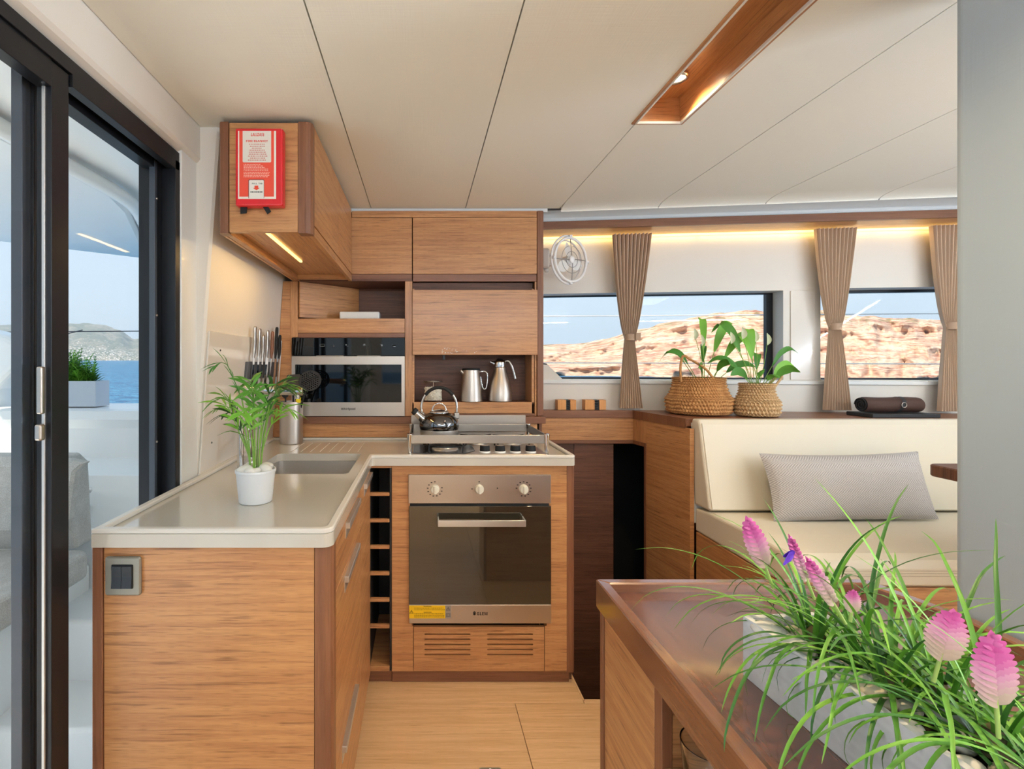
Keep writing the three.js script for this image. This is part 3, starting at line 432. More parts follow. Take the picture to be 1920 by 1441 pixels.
// ---- oven
{ const t = thing('built_in_oven', 'steel built-in oven with dark glass door', 'oven', [0.245, 0.262, 2.06]);
  const D = 2.058;
  part('body', bx(-0.036, 0.524, 0.262, 0.86, 2.072, 2.48), M.rubber, t);
  const cp = part('control_panel', bx(-0.0545, 0.544, 0.765, 0.885, D, 2.072, { r: 0.002 }), M.steelWarm, t);
  for (const [x, k] of [[0.0567, 0], [0.2427, 1], [0.429, 2]]) {
    const kn = part('knob', [lathe([[0, 0.02], [0.015, 0.02], [0.0175, 0.018], [0.0195, 0.003], [0.0195, 0]], 0, 0, 0, 28).rotateX(Math.PI / 2).translate(x, 0.826, -D), bx(x - 0.0045, x + 0.0045, 0.810, 0.842, D - 0.0265, D - 0.018, { r: 0.002 })], std({ color: 0xe2dfce, roughness: 0.4 }), cp);
    const marks = []; for (let i = 0; i < (k === 1 ? 2 : 11); i++) { const a = k === 1 ? (i ? Math.PI : Math.PI / 2) : (90 + (k ? -28 : 28) * (i + (k ? -3 : 0)) + (k ? 0 : 0)) * Math.PI / 180, rr = 0.030; marks.push(bx(x + rr * Math.cos(a) - 0.0035, x + rr * Math.cos(a) + 0.0035, 0.826 + rr * Math.sin(a) - 0.0018, 0.826 + rr * Math.sin(a) + 0.0018, D - 0.0006, D, { r: 0 })); }
    for (const g of marks) part('dial_mark', g, M.rubber, cp);
  }
  part('indicator', lathe([[0, 0.002], [0.002, 0.0015], [0.0028, 0]], 0, 0, 0, 12).rotateX(Math.PI / 2).translate(0.319, 0.829, -D), M.black, cp);
  part('vent_gap', bx(-0.048, 0.538, 0.752, 0.766, 2.066, 2.075), M.rubber, t);
  const dr = part('door', bx(-0.052, 0.545, 0.341, 0.754, D, 2.074, { r: 0.002 }), M.ovenGlass, t, 'dark mirror glass door');
  part('door_trim', bx(-0.052, 0.545, 0.262, 0.3405, D - 0.001, 2.074, { r: 0.002 }), M.steelWarm, dr);
  part('logo', [words3('GLEM', 0.0125, 0.255, 0.304, D - 0.0008), ball(0.2225, 0.303, D - 0.001, 0.0055, 0.006, 0.001, 10), ball(0.2185, 0.3095, D - 0.001, 0.0018, 0.003, 0.001, 8), ball(0.2225, 0.3115, D - 0.001, 0.0018, 0.003, 0.001, 8), ball(0.2265, 0.3095, D - 0.001, 0.0018, 0.003, 0.001, 8)], M.black, dr);
  part('handle', [bx(0.067, 0.428, 0.684, 0.711, 2.004, 2.010, { r: 0.002 }), bx(0.067, 0.073, 0.684, 0.711, 2.008, 2.06), bx(0.422, 0.428, 0.684, 0.711, 2.008, 2.06)], M.alu, dr, 'pale metal bar handle');
  const cv = document.createElement('canvas'); cv.width = 512; cv.height = 176; const c = cv.getContext('2d');
  c.fillStyle = '#f0c411'; c.fillRect(0, 0, 440, 176); c.fillStyle = '#9b9389'; c.fillRect(440, 0, 72, 176);
  c.fillStyle = '#3a3208'; c.font = 'bold 20px sans-serif'; c.textAlign = 'center'; c.fillText('WARNING', 225, 20); c.fillText('WARNING', 225, 100);
  const r = rng(77); for (const y of [34, 56, 112, 132, 152]) for (let x = 62; x < 420;) { const w = 6 + r() * 22; c.fillRect(x, y, w, 7); x += w + 6; }
  const tri = (x, y, s, col) => { c.strokeStyle = col; c.lineWidth = 5; c.beginPath(); c.moveTo(x, y - s); c.lineTo(x + s, y + s * 0.8); c.lineTo(x - s, y + s * 0.8); c.closePath(); c.stroke(); c.fillStyle = col; c.fillRect(x - 2.5, y - s * 0.3, 5, s * 0.6); };
  tri(28, 90, 22, '#3a3208'); tri(476, 48, 22, '#222'); c.strokeStyle = '#222'; c.lineWidth = 4; c.strokeRect(452, 108, 48, 44); c.strokeRect(462, 118, 28, 24);
  const st = new THREE.CanvasTexture(cv); st.colorSpace = THREE.SRGBColorSpace;
  part('warning_sticker', new THREE.PlaneGeometry(0.176, 0.0545).translate(0.037, 0.3115, -(D - 0.0018)), std({ map: st, roughness: 0.5 }), dr, 'yellow warning sticker');
}
// ---- light switch on the end panel
{ const t = thing('light_switch', 'grey double light switch on the cabinet end panel', 'switch', [-0.691, 0.856, 1.148]);
  const x0 = -0.735, x1 = -0.652, y0 = 0.812, y1 = 0.902;
  part('plate', frontExt(rrect(x0, x1, y0, y1, 0.006), 1.138, 1.1475, { bev: 0.003, holes: [] }), std({ color: 0x9a978c, metalness: 0.6, roughness: 0.4 }), t);
  part('surround', bx(-0.7185, -0.6685, 0.829, 0.885, 1.1355, 1.140, { r: 0.002 }), M.black, t);
  for (const x of [-0.716, -0.6925]) part('rocker', sideExt([[1.131, 0.832], [1.1345, 0.857], [1.132, 0.882], [1.138, 0.882], [1.138, 0.832]], x, x + 0.0225), std({ color: 0x30363d, roughness: 0.45 }), t);
}
// ---- tall back unit
const FD = 2.54;
{ const t = thing('wall_unit', 'tall oak galley wall unit around the microwave', 'cabinet', [0, 0.97, 2.6]);
  part('side_strip', frontExt([[-0.772, 0.972], [-0.676, 0.972], [-0.676, 1.7775], [-0.716, 1.7775]], FD + 0.002, FD + 0.02), M.veneer, t);
  part('backsplash', bx(-0.764, 0.60, 0.9705, 1.041, FD, FD + 0.018), M.veneer, t);
  part('lower_rail', bx(-0.672, 0.642, 1.042, 1.079, FD - 0.012, FD + 0.02, { r: 0.003 }), M.trim, t);
  part('stile', bx(-0.678, -0.6685, 1.08, 1.7775, FD - 0.002, FD + 0.3, { grain: 'y' }), M.veneer, t);
  part('stile', bx(-0.6685, -0.640, 1.487, 1.7775, FD - 0.002, FD + 0.02, { grain: 'y' }), M.veneer, t);
  part('stile', bx(-0.0845, -0.047, 1.08, 1.7775, FD - 0.002, FD + 0.3, { grain: 'y' }), M.veneer, t);
  part('shelf_lip', bx(-0.640, -0.086, 1.511, 1.585, FD - 0.001, FD + 0.018), M.veneer, t);
  part('shelf_strip', bx(-0.640, -0.086, 1.4865, 1.5105, FD + 0.004, FD + 0.018), M.trim, t);
  part('niche_floor', bx(-0.668, -0.086, 1.567, 1.585, FD + 0.018, 2.84), M.dark, t);
  part('niche_back', bx(-0.40, -0.086, 1.585, 1.778, 2.80, 2.82), M.dark, t);
  part('niche_board', planExt([[-0.636, FD + 0.004], [-0.628, FD - 0.002], [-0.355, 2.79], [-0.365, 2.80]], 1.592, 1.776), M.veneer, t, 'slanting board in the open niche');
  part('niche_top', bx(-0.668, -0.047, 1.778, 1.79, FD, 2.84), M.dark, t);
  part('carcass', [bx(-0.72, 0.62, 1.0, 2.14, 2.822, 2.84), bx(-0.668, -0.086, 1.045, 1.08, FD + 0.03, 2.82)], M.dark, t);
  part('top_rail', bx(-0.36, 0.598, 2.109, 2.142, FD, FD + 0.02), M.veneer, t);
  part('top_panel', bx(-0.70, 0.63, 2.125, 2.141, FD + 0.02, 2.84), M.dark, t);
  part('door', bx(-0.3635, -0.0485, 1.816, 2.1065, FD - 0.003, FD + 0.016), M.veneer, t);
  part('door', bx(-0.0440, 0.5975, 1.816, 2.1065, FD - 0.003, FD + 0.016), M.veneer, t);
  part('grip_rail', [bx(-0.3635, -0.0485, 1.779, 1.8155, FD + 0.001, FD + 0.016), bx(-0.0440, 0.5975, 1.777, 1.8155, FD + 0.001, FD + 0.016)], M.trim, t);
  part('side_post', bx(0.599, 0.632, 1.0805, 2.1425, FD - 0.004, FD + 0.03, { grain: 'y', r: 0.004 }), M.trim, t);
  part('side_panel', bx(0.616, 0.632, 0.93, 2.142, FD + 0.03, 2.84, { grain: 'y' }), M.trim, t);
  // right bay: recess, lift-up flap, lower niche
  part('recess_back', bx(-0.046, 0.585, 1.72, 1.776, FD + 0.035, FD + 0.045), M.dark, t);
  const fl = part('flap_door', bx(-0.0455, 0.5965, 1.397, 1.730, FD - 0.022, FD - 0.004), M.veneer, t, 'lift-up oak flap over the lower niche');
  { const r = rng(5), gs = []; for (let i = 0; i < 30; i++) { const x = 0.10 + 0.09 * r() + (i > 24 ? 0.10 : 0), y = 1.405 + 0.028 * r(); gs.push(ball(x, y, FD - 0.0222, 0.0012 + 0.0022 * r(), 0.0008 + 0.0014 * r(), 0.0004, 6)); } part('scuff_marks', gs, M.offwhite, fl, 'pale scuffs near the lower edge'); }
  for (const g of [bx(-0.047, -0.036, 1.15, 1.74, FD + 0.002, 2.82), bx(0.572, 0.585, 1.15, 1.74, FD + 0.004, 2.82), bx(0.588, 0.598, 1.08, 1.777, FD + 0.004, FD + 0.03)]) part('niche_wall', g, M.veneer, t);
  part('niche_back', bx(-0.036, 0.572, 1.15, 1.74, 2.70, 2.715), M.dark, t);
  part('niche_floor', bx(-0.047, 0.585, 1.140, 1.153, FD + 0.018, 2.72), M.dark, t);
  part('shelf_lip', bx(-0.040, 0.573, 1.094, 1.153, FD, FD + 0.018), M.veneer, t);
  part('shelf_strip', bx(-0.046, 0.598, 1.080, 1.0935, FD + 0.006, FD + 0.018), M.trim, t);
  part('flap_latch', bx(0.11, 0.124, 1.372, 1.397, FD + 0.005, FD + 0.02), M.black, t);
}
// ---- microwave
{ const t = thing('microwave_oven', 'built-in microwave with black glass and steel frame', 'microwave', [-0.376, 1.083, 2.53]);
  const D = 2.522, x0 = -0.6665, x1 = -0.0855;
  part('body', bx(x0 + 0.004, x1 - 0.004, 1.083, 1.484, D + 0.014, 2.80), M.rubber, t);
  const cp = part('control_panel', bx(x0, x1, 1.393, 1.485, D, D + 0.014, { r: 0.0015 }), M.blackGlass, t);
  const r = rng(9), gs = []; for (const x of [-0.515, -0.455, -0.39, -0.30, -0.215, -0.15]) { for (let i = 0; i < 4; i++) gs.push(bx(x + (r() - 0.5) * 0.02, x + 0.004 + (r() - 0.5) * 0.02 + 0.006, 1.438 + r() * 0.012, 1.4405 + r() * 0.012 + 0.001, D - 0.0003, D + 0.001, { r: 0 })); }
  part('touch_symbols', gs.map((g) => g), std({ color: 0x8d949a, roughness: 0.5 }), cp);
  const dr = part('door_frame', frontExt([[x0, 1.082], [x1, 1.082], [x1, 1.3895], [x0, 1.3895]], D - 0.001, D + 0.014, { holes: [[[-0.648, 1.153], [-0.102, 1.153], [-0.102, 1.347], [-0.648, 1.347]]] }), M.steelWarm, t, 'brushed steel door frame');
  part('door_window', bx(-0.648, -0.102, 1.153, 1.347, D, D + 0.012, { r: 0 }), M.blackGlass, dr);
  part('logo', words3('Whirlpool', 0.0115, -0.376, 1.118, D - 0.0008), M.rubber, dr);
  part('grip_edge', [bx(-0.54, -0.40, 1.389, 1.393, D - 0.004, D + 0.006), bx(-0.33, -0.21, 1.389, 1.393, D - 0.004, D + 0.006)], M.steel, dr);
}
// ---- hanging cabinet on the left with strip light
{ const t = thing('hanging_cabinet', 'oak hanging cabinet with strip light above the sink', 'cabinet', [-0.51, 1.78, 2.0]);
  const x0 = -0.664, x1 = -0.3585, y0 = 1.778, y1 = 2.143, d0 = 1.607, d1 = 2.538;
  part('end_panel', bx(-0.630, -0.4045, y0 + 0.004, y1 - 0.002, d0 + 0.002, d0 + 0.02), M.veneer, t);
  part('corner_post', planExt([[x0, d0 + 0.008], [x0 + 0.006, d0], [-0.632, d0], [-0.632, d0 + 0.04], [x0, d0 + 0.04]], y0, y1, { grain: 'y' }), M.trim, t);
  part('corner_post', planExt([[-0.403, d0], [-0.378, d0], [-0.364, d0 + 0.006], [x1, d0 + 0.018], [x1, d0 + 0.04], [-0.403, d0 + 0.04]], y0, y1, { grain: 'y' }), M.trim, t);
  part('back_panel', bx(x0, x0 + 0.012, y0, y1, d0 + 0.04, d1, { grain: 'z' }), M.veneer, t);
  part('bottom_panel', bx(x0 + 0.012, x1 - 0.014, y0 + 0.026, y0 + 0.042, d0 + 0.02, d1, { grain: 'z' }), M.veneer, t);
  part('top_panel', bx(x0 + 0.012, x1 - 0.014, y1 - 0.016, y1 - 0.001, d0 + 0.02, d1, { grain: 'z' }), M.dark, t);
  part('front_rail', bx(x1 - 0.018, x1 - 0.001, y0, y0 + 0.033, d0 + 0.04, d1, { grain: 'z' }), M.veneer, t);
  part('back_rail', [bx(x0 + 0.012, x0 + 0.034, y0 + 0.001, y0 + 0.026, d0 + 0.02, d1, { grain: 'z' }), bx(x0 + 0.034, x1 - 0.018, y0 + 0.001, y0 + 0.026, d1 - 0.05, d1 - 0.035)], M.veneer, t);
  part('door', bx(x1 - 0.017, x1, y0 + 0.036, y1, d0 + 0.042, 2.138, { grain: 'z' }), M.veneer, t);
  part('door', bx(x1 - 0.017, x1, y0 + 0.036, y1, 2.141, d1 - 0.02, { grain: 'z' }), M.veneer, t);
  for (const d of [1.70, 2.12]) part('hinge_pocket', bx(-0.396, -0.384, y0 + 0.024, y0 + 0.027, d, d + 0.06), M.black, t);
  const sl = part('strip_light', bx(-0.535, -0.523, y0 + 0.018, y0 + 0.026, 1.63, 2.16, { r: 0.002 }), M.ledWarm, t, 'warm glowing strip light');
  areaLight(-0.529, y0 + 0.017, 1.9, 0.012, 0.52, [0, -1, 0.0001], 0xffcf80, 60);
}
// ---- fire blanket box
{ const t = thing('fire_blanket_box', 'red fire blanket box hung on the hanging cabinet', 'fire blanket', [-0.52, 1.84, 1.6]);
  const x0 = -0.597, x1 = -0.444, y0 = 1.857, y1 = 2.106, D = 1.572;
  part('case', frontExt(rrect(x0, x1, y0, y1, 0.006), D, 1.6065, { bev: 0.006, bseg: 2 }), M.red, t);
  const cv = document.createElement('canvas'); cv.width = 384; cv.height = 704; const c = cv.getContext('2d');
  c.fillStyle = '#f3ecdf'; c.fillRect(0, 0, 384, 704); c.fillStyle = '#f2553f'; c.fillRect(12, 0, 350, 680); c.fillStyle = '#f3ecdf'; c.fillRect(0, 0, 12, 704);
  c.fillStyle = '#e9e4da'; c.beginPath(); c.roundRect(46, -20, 288, 346, 12); c.fill();
  c.textAlign = 'center'; c.fillStyle = '#e03428'; c.font = 'italic bold 44px sans-serif'; c.save(); c.translate(192, 54); c.scale(0.72, 1); c.fillText('LALIZAS', -8, 0); c.restore(); c.fillRect(254, 24, 7, 24); c.beginPath(); c.arc(258, 52, 4, 0, 7); c.fill();
  c.font = 'bold 33px sans-serif'; c.fillText('FIRE BLANKET', 190, 116);
  const r = rng(21); let y = 134; for (const n of [8, 7, 5, 8, 8, 8, 9, 7, 9]) { const w = n * 20; c.fillStyle = '#c9685e'; for (let x = 190 - w / 2; x < 190 + w / 2;) { const k = 5 + r() * 16; c.fillRect(x, y, k, 8); x += k + 5; } y += 20.5; }
  y = 344; for (const n of [9, 11, 12, 13, 14, 14, 14, 14, 13]) { c.fillStyle = '#ffd9c8'; for (let x = 56; x < 56 + n * 18;) { const k = 5 + r() * 20; c.fillRect(x, y, k, 6); x += k + 5; } y += 16; }
  c.fillStyle = '#5a3a34'; c.beginPath(); c.roundRect(104, 502, 160, 200, 14); c.fill(); c.fillStyle = '#eee9df'; c.beginPath(); c.roundRect(110, 508, 150, 200, 12); c.fill();
  c.fillStyle = '#3d4a46'; c.font = 'bold 22px sans-serif'; c.fillText('PULL', 165, 552); c.fillText('TAB', 226, 552); for (let x = 124; x < 246;) { const k = 5 + r() * 12; c.fillRect(x, 626, k, 11); x += k + 4; }
  c.fillStyle = '#f0553c'; c.beginPath(); c.moveTo(166, 566); c.lineTo(204, 566); c.lineTo(204, 590); c.lineTo(220, 590); c.lineTo(185, 614); c.lineTo(150, 590); c.lineTo(166, 590); c.closePath(); c.fill();
  const lt = new THREE.CanvasTexture(cv); lt.colorSpace = THREE.SRGBColorSpace;
  part('printed_label', new THREE.PlaneGeometry(0.122, 0.218).translate(-0.526, 1.987, -(D - 0.0006)), std({ map: lt, roughness: 0.4 }), t, 'printed red and white front label');
  part('pull_tab', frontExt([[-0.586, 1.836], [-0.566, 1.838], [-0.564, 1.860], [-0.586, 1.860]], 1.588, 1.591), M.rubber, t);
  part('pull_tab', frontExt([[-0.498, 1.834], [-0.486, 1.843], [-0.496, 1.860], [-0.514, 1.860]], 1.586, 1.589), M.rubber, t);
}
// ================================================================== THINGS IN THE GALLEY
// ---- tap
{ const t = thing('kitchen_tap', 'chrome kitchen tap behind the sink with long level spout', 'tap', [-0.69, CS, 1.95]);
  part('column', [lathe([[0.024, 0], [0.024, 0.006], [0.016, 0.010], [0.0145, 0.02], [0.0145, 0.275], [0.016, 0.278]], -0.69, CS, 1.97, 24)], M.chrome, t);
  part('spout', [bar(V(-0.705, 1.247, 1.97), V(-0.478, 1.240, 1.965), 0.017, 20, 0.0165), ball(-0.705, 1.247, 1.97, 0.017), ball(-0.478, 1.240, 1.965, 0.006, 0.0165, 0.0165), bar(V(-0.496, 1.228, 1.965), V(-0.496, 1.210, 1.965), 0.010, 14)], M.chrome, t);
  part('side_column', [lathe([[0.020, 0], [0.020, 0.004], [0.012, 0.006], [0.012, 0.162], [0.010, 0.166], [0, 0.167]], -0.67, CS, 1.82, 20)], M.chrome, t);
  part('cross_bar', [bar(V(-0.67, 1.114, 1.82), V(-0.69, 1.116, 1.97), 0.0045, 10)], M.chrome, t);
  part('cross_bar', [bar(V(-0.67, 1.046, 1.82), V(-0.69, 1.05, 1.97), 0.007, 10)], M.chrome, t);
  part('lever', [bar(V(-0.69, 1.09, 1.955), V(-0.64, 1.10, 1.93), 0.006, 10), ball(-0.69, 1.09, 1.955, 0.014)], M.chrome, t);
}
// ---- palm in a white pot
{ const X = -0.4726, D = 1.40, t = thing('potted_palm', 'small parlour palm in a white pot on the worktop', 'potted plant', [X, CS, D]);
  part('pot', lathe([[0, 0.0005], [0.0435, 0.0005], [0.0455, 0.003], [0.0535, 0.082], [0.056, 0.086], [0.056, 0.092], [0.0535, 0.094], [0.0515, 0.092], [0.049, 0.07], [0, 0.068]], X, CS, D, 48), M.ceramic, t);
  part('soil', lathe([[0, 0.079], [0.049, 0.077]], X, CS, D, 24), M.soil, t);
  for (const [dx, dd, rx, ry, a] of [[-0.024, -0.014, 0.026, 0.015, 0.3], [0.028, -0.004, 0.024, 0.017, -0.5], [-0.004, -0.034, 0.018, 0.012, 0], [-0.03, 0.02, 0.02, 0.013, 1], [0.02, 0.028, 0.022, 0.014, 0.4], [0.012, -0.03, 0.014, 0.010, 0.9]])
    part('pebble', ball(0, 0, 0, rx, ry, rx * 0.75, 14).rotateZ(a * 0.4).rotateY(a).translate(X + dx, CS + 0.092, -(D + dd)), M.pebble, t);
  const r = rng(41), mats = [M.leafC, M.leafA, M.leafB, M.leafC, M.leafA, M.leafD];
  for (let k = 0; k < 13; k++) {
    const a = k / 13 * Math.PI * 2 + r() * 0.5, bxx = X + 0.014 * Math.cos(a), bd = D + 0.014 * Math.sin(a), h = 0.09 + 0.13 * r(), lean = 0.008 + 0.022 * r(), ca = Math.cos(a), sa = Math.sin(a);
    const top = V(bxx + ca * lean, CS + 0.09 + h, bd + sa * lean), mid = V(bxx + ca * lean * 0.3, CS + 0.09 + h * 0.5, bd + sa * lean * 0.3), bot = V(bxx, CS + 0.075, bd);
    const st = part('stem', tube([bot, mid, top], 0.0022, 8, 5), M.stem, t);
    // frond: a leaning rachis with leaflets both sides
    const fl = 0.07 + 0.035 * r(), up = 0.8 + 0.7 * r(), tip = top.clone().add(new THREE.Vector3(ca * fl * 0.52, fl * up * 0.72, -sa * fl * 0.42)), end = tip.clone().add(new THREE.Vector3(ca * fl * 0.25, -fl * 0.10, -sa * fl * 0.2)), ctr = top.clone().lerp(tip, 0.5).add(new THREE.Vector3(0, fl * 0.08, 0));
    const cv = new THREE.CatmullRomCurve3([top, ctr, tip, end]), gs = [tube([top, ctr, tip, end], 0.0013, 8, 4)], nl = 4 + Math.floor(r() * 2);
    for (let q = 0; q <= nl; q++) for (const s of [-1, 1]) {
      const tt = 0.12 + 0.86 * q / nl, p = cv.getPoint(tt), tg = cv.getTangent(tt), sd = new THREE.Vector3(-tg.z, 0.15, tg.x).normalize().multiplyScalar(s), L = 0.062 * (0.75 + 0.4 * Math.sin(tt * 3)) * (0.8 + 0.4 * r());
      const dir = tg.clone().multiplyScalar(0.75).addScaledVector(sd, 0.7).normalize(), m = p.clone().addScaledVector(dir, L * 0.5), e = p.clone().addScaledVector(dir, L).add(new THREE.Vector3(0, -L * 0.16, 0));
      gs.push(ribbon([p, m, e], (x) => 0.0098 * Math.sin(Math.PI * clamp(x * 0.93 + 0.05)), sd.clone().cross(tg).cross(dir), 5, 0.3));
    }
    part('frond', gs, mats[k % 6], t);
  }
  for (let k = 0; k < 5; k++) { const a = k * 1.3 + 2, L = 0.07 + 0.03 * r(), p = V(X + 0.012 * Math.cos(a), CS + 0.15 + 0.03 * k, D + 0.012 * Math.sin(a)); part('leaflet', ribbon([p, p.clone().add(new THREE.Vector3(Math.cos(a) * L * 0.6, L * 0.25, -Math.sin(a) * L * 0.5)), p.clone().add(new THREE.Vector3(Math.cos(a) * L, L * 0.1, -Math.sin(a) * L * 0.9))], (x) => 0.012 * Math.sin(Math.PI * clamp(x * 0.9 + 0.08)), new THREE.Vector3(-Math.sin(a), 0, -Math.cos(a)), 6, 0.3), mats[k % 4], t); }
}
// ---- utensil pot and its utensils
const UX = -0.645, UD = 2.435;
{ const t = thing('utensil_pot', 'tall brushed steel utensil pot in the worktop corner', 'utensil pot', [UX, CS, UD]);
  part('cylinder', lathe([[0, 0.001], [0.055, 0.001], [0.0565, 0.003], [0.0565, 0.206], [0.0555, 0.208], [0.0535, 0.206], [0.0535, 0.006], [0, 0.006]], UX, CS, UD, 48), M.steelWarm, t);
}
{ // perforated skimmer
  const t = thing('skimmer', 'black perforated skimmer leaning right out of the steel pot', 'utensil', [UX + 0.02, CS + 0.01, UD], 'utensils in the steel pot');
  const hs = []; for (let i = -4; i <= 4; i++) for (let j = -4; j <= 4; j++) { const x = i * 0.0105 + (j & 1) * 0.005, y = j * 0.0095; if (x * x + y * y < 0.0019) hs.push(Array.from({ length: 8 }, (_, k) => [x + 0.0033 * Math.cos(k * Math.PI / 4), y + 0.0033 * Math.sin(k * Math.PI / 4)])); }
  const disc = ext(Array.from({ length: 32 }, (_, k) => [0.056 * Math.cos(k * Math.PI / 16), 0.050 * Math.sin(k * Math.PI / 16)]), 0.0025, { holes: hs });
  part('head', uvBox(disc.rotateZ(0.5).rotateY(0.25).rotateX(-0.25).translate(-0.545, 1.268, -2.40)), M.rubber, t);
  part('handle', [bar(V(UX + 0.0, CS + 0.02, UD + 0.01), V(-0.566, 1.222, 2.405), 0.0045, 8)], M.rubber, t);
}
{ const t = thing('spatula', 'black flat spatula standing in the steel pot', 'utensil', [UX, CS + 0.01, UD], 'utensils in the steel pot');
  part('head', uvBox(ext(rrect(-0.034, 0.034, -0.036, 0.036, 0.008), 0.003).rotateX(-0.5).rotateZ(0.08).translate(-0.635, 1.265, -2.435)), std({ color: 0x3b3c3f, roughness: 0.4 }), t);
  part('handle', bar(V(-0.64, CS + 0.02, UD + 0.02), V(-0.635, 1.24, 2.43), 0.004, 8), M.rubber, t);
}
{ const t = thing('ladle', 'black ladle standing upright behind the skimmer', 'utensil', [UX, CS + 0.01, UD], 'utensils in the steel pot');
  part('head', [new THREE.SphereGeometry(0.034, 20, 10, 0, Math.PI * 2, Math.PI / 2, Math.PI / 2).rotateX(1.2).translate(-0.60, 1.225, -2.46)], M.rubber, t);
  part('handle', bar(V(-0.65, CS + 0.02, UD + 0.03), V(-0.607, 1.215, 2.46), 0.004, 8), M.rubber, t);
}
{ const t = thing('serving_spoon', 'black spoon with a yellow tag low in the steel pot', 'utensil', [UX, CS + 0.01, UD], 'utensils in the steel pot');
  part('bowl', ball(-0.672, 1.215, 2.42, 0.022, 0.034, 0.008, 16), M.rubber, t);
  part('handle', bar(V(-0.66, CS + 0.02, UD), V(-0.672, 1.2, 2.42), 0.004, 8), M.rubber, t);
  part('tag', frontExt([[-0.612, 1.163], [-0.589, 1.160], [-0.587, 1.186], [-0.611, 1.19]], 2.392, 2.394), std({ color: 0xe3cf1a, roughness: 0.5 }), t);
}
// ---- knives on the rack
{ const t = thing('knife_rack', 'white magnetic knife rail on the leaning galley wall', 'knife rack', [-0.75, 1.3, 2.3]);
  const lean = (g, k = 0) => { const p = g.attributes.position; for (let i = 0; i < p.count; i++) p.setX(i, p.getX(i) + leanX(p.getY(i)) + k); return g; };
  part('rail', lean(bx(0.0075, 0.020, 1.285, 1.36, 2.06, 2.50, { r: 0.003 })), std({ color: 0x55565a, roughness: 0.4 }), t);
  part('end_block', lean(bx(0.0075, 0.024, 1.25, 1.47, 2.505, 2.525, { r: 0.003 })), M.white, t);
  const spec = [[2.10, 'steel', 0.13, 0.022, 'carving'], [2.16, 'steel', 0.125, 0.024, 'slicing'], [2.215, 'steel', 0.10, 0.018, 'slim'], [2.275, 'steel', 0.125, 0.040, 'wide chef'], [2.345, 'wood', 0.125, 0.020, 'boning'], [2.41, 'black', 0.15, 0.034, 'bread'], [2.47, 'black', 0.115, 0.024, 'paring']];
  const lab = ['steel-handled knife nearest the tap on the rail', 'steel-handled knife second along the rail', 'slim short steel-handled knife third along the rail', 'wide-bladed steel-handled knife in the middle of the rail', 'knife with a brown wooden handle on the rail', 'tallest knife with a black handle on the rail', 'short black-handled knife at the far end of the rail'];
  spec.forEach(([d, k, hl, bw], i) => {
    const y0 = 1.375, g = thing('kitchen_knife', lab[i], 'knife', [leanX(1.35) + 0.03, 1.2, d], 'knives on the magnetic rail'), X = 0.028;
    const hp = []; for (let q = 0; q <= 10; q++) { const s = q / 10; hp.push([X, y0 + hl * s, d + 0.004 * Math.sin(s * 5), 0.009 + 0.004 * Math.sin(s * Math.PI) + (s > 0.85 ? 0.002 : 0) - (s < 0.15 ? 0.002 : 0)]); }
    const hg = grid(14, 10, (u, v) => { const [x, y, dd, r] = hp[Math.round(v * 10)], a = u * Math.PI * 2; return V(x + 0.62 * r * Math.cos(a), y, dd + r * Math.sin(a)); });
    const cap = ball(X, y0 + hl, hp[10][2], hp[10][3] * 0.62, 0.006, hp[10][3], 12);
    part('handle', [lean(ni(hg)), lean(ni(cap))], k === 'steel' ? M.steel : k === 'wood' ? M.trim : M.rubber, g);
    part('blade', lean(sideExt([[d - bw * 0.35, y0 + 0.004], [d + bw * 0.65, y0 + 0.002], [d + bw * 0.6, y0 - 0.09], [d + bw * 0.2, y0 - 0.165], [d - bw * 0.35, y0 - 0.185]], X - 0.001, X + 0.001)), M.chrome, g);
  });
}
// ---- white box in the niche
{ const t = part('storage_box', bx(-0.435, -0.222, 1.586, 1.628, 2.60, 2.72, { r: 0.008, seg: 3 }), M.white, scene); tag(t, 'flat white box lying in the open niche', 'box'); }
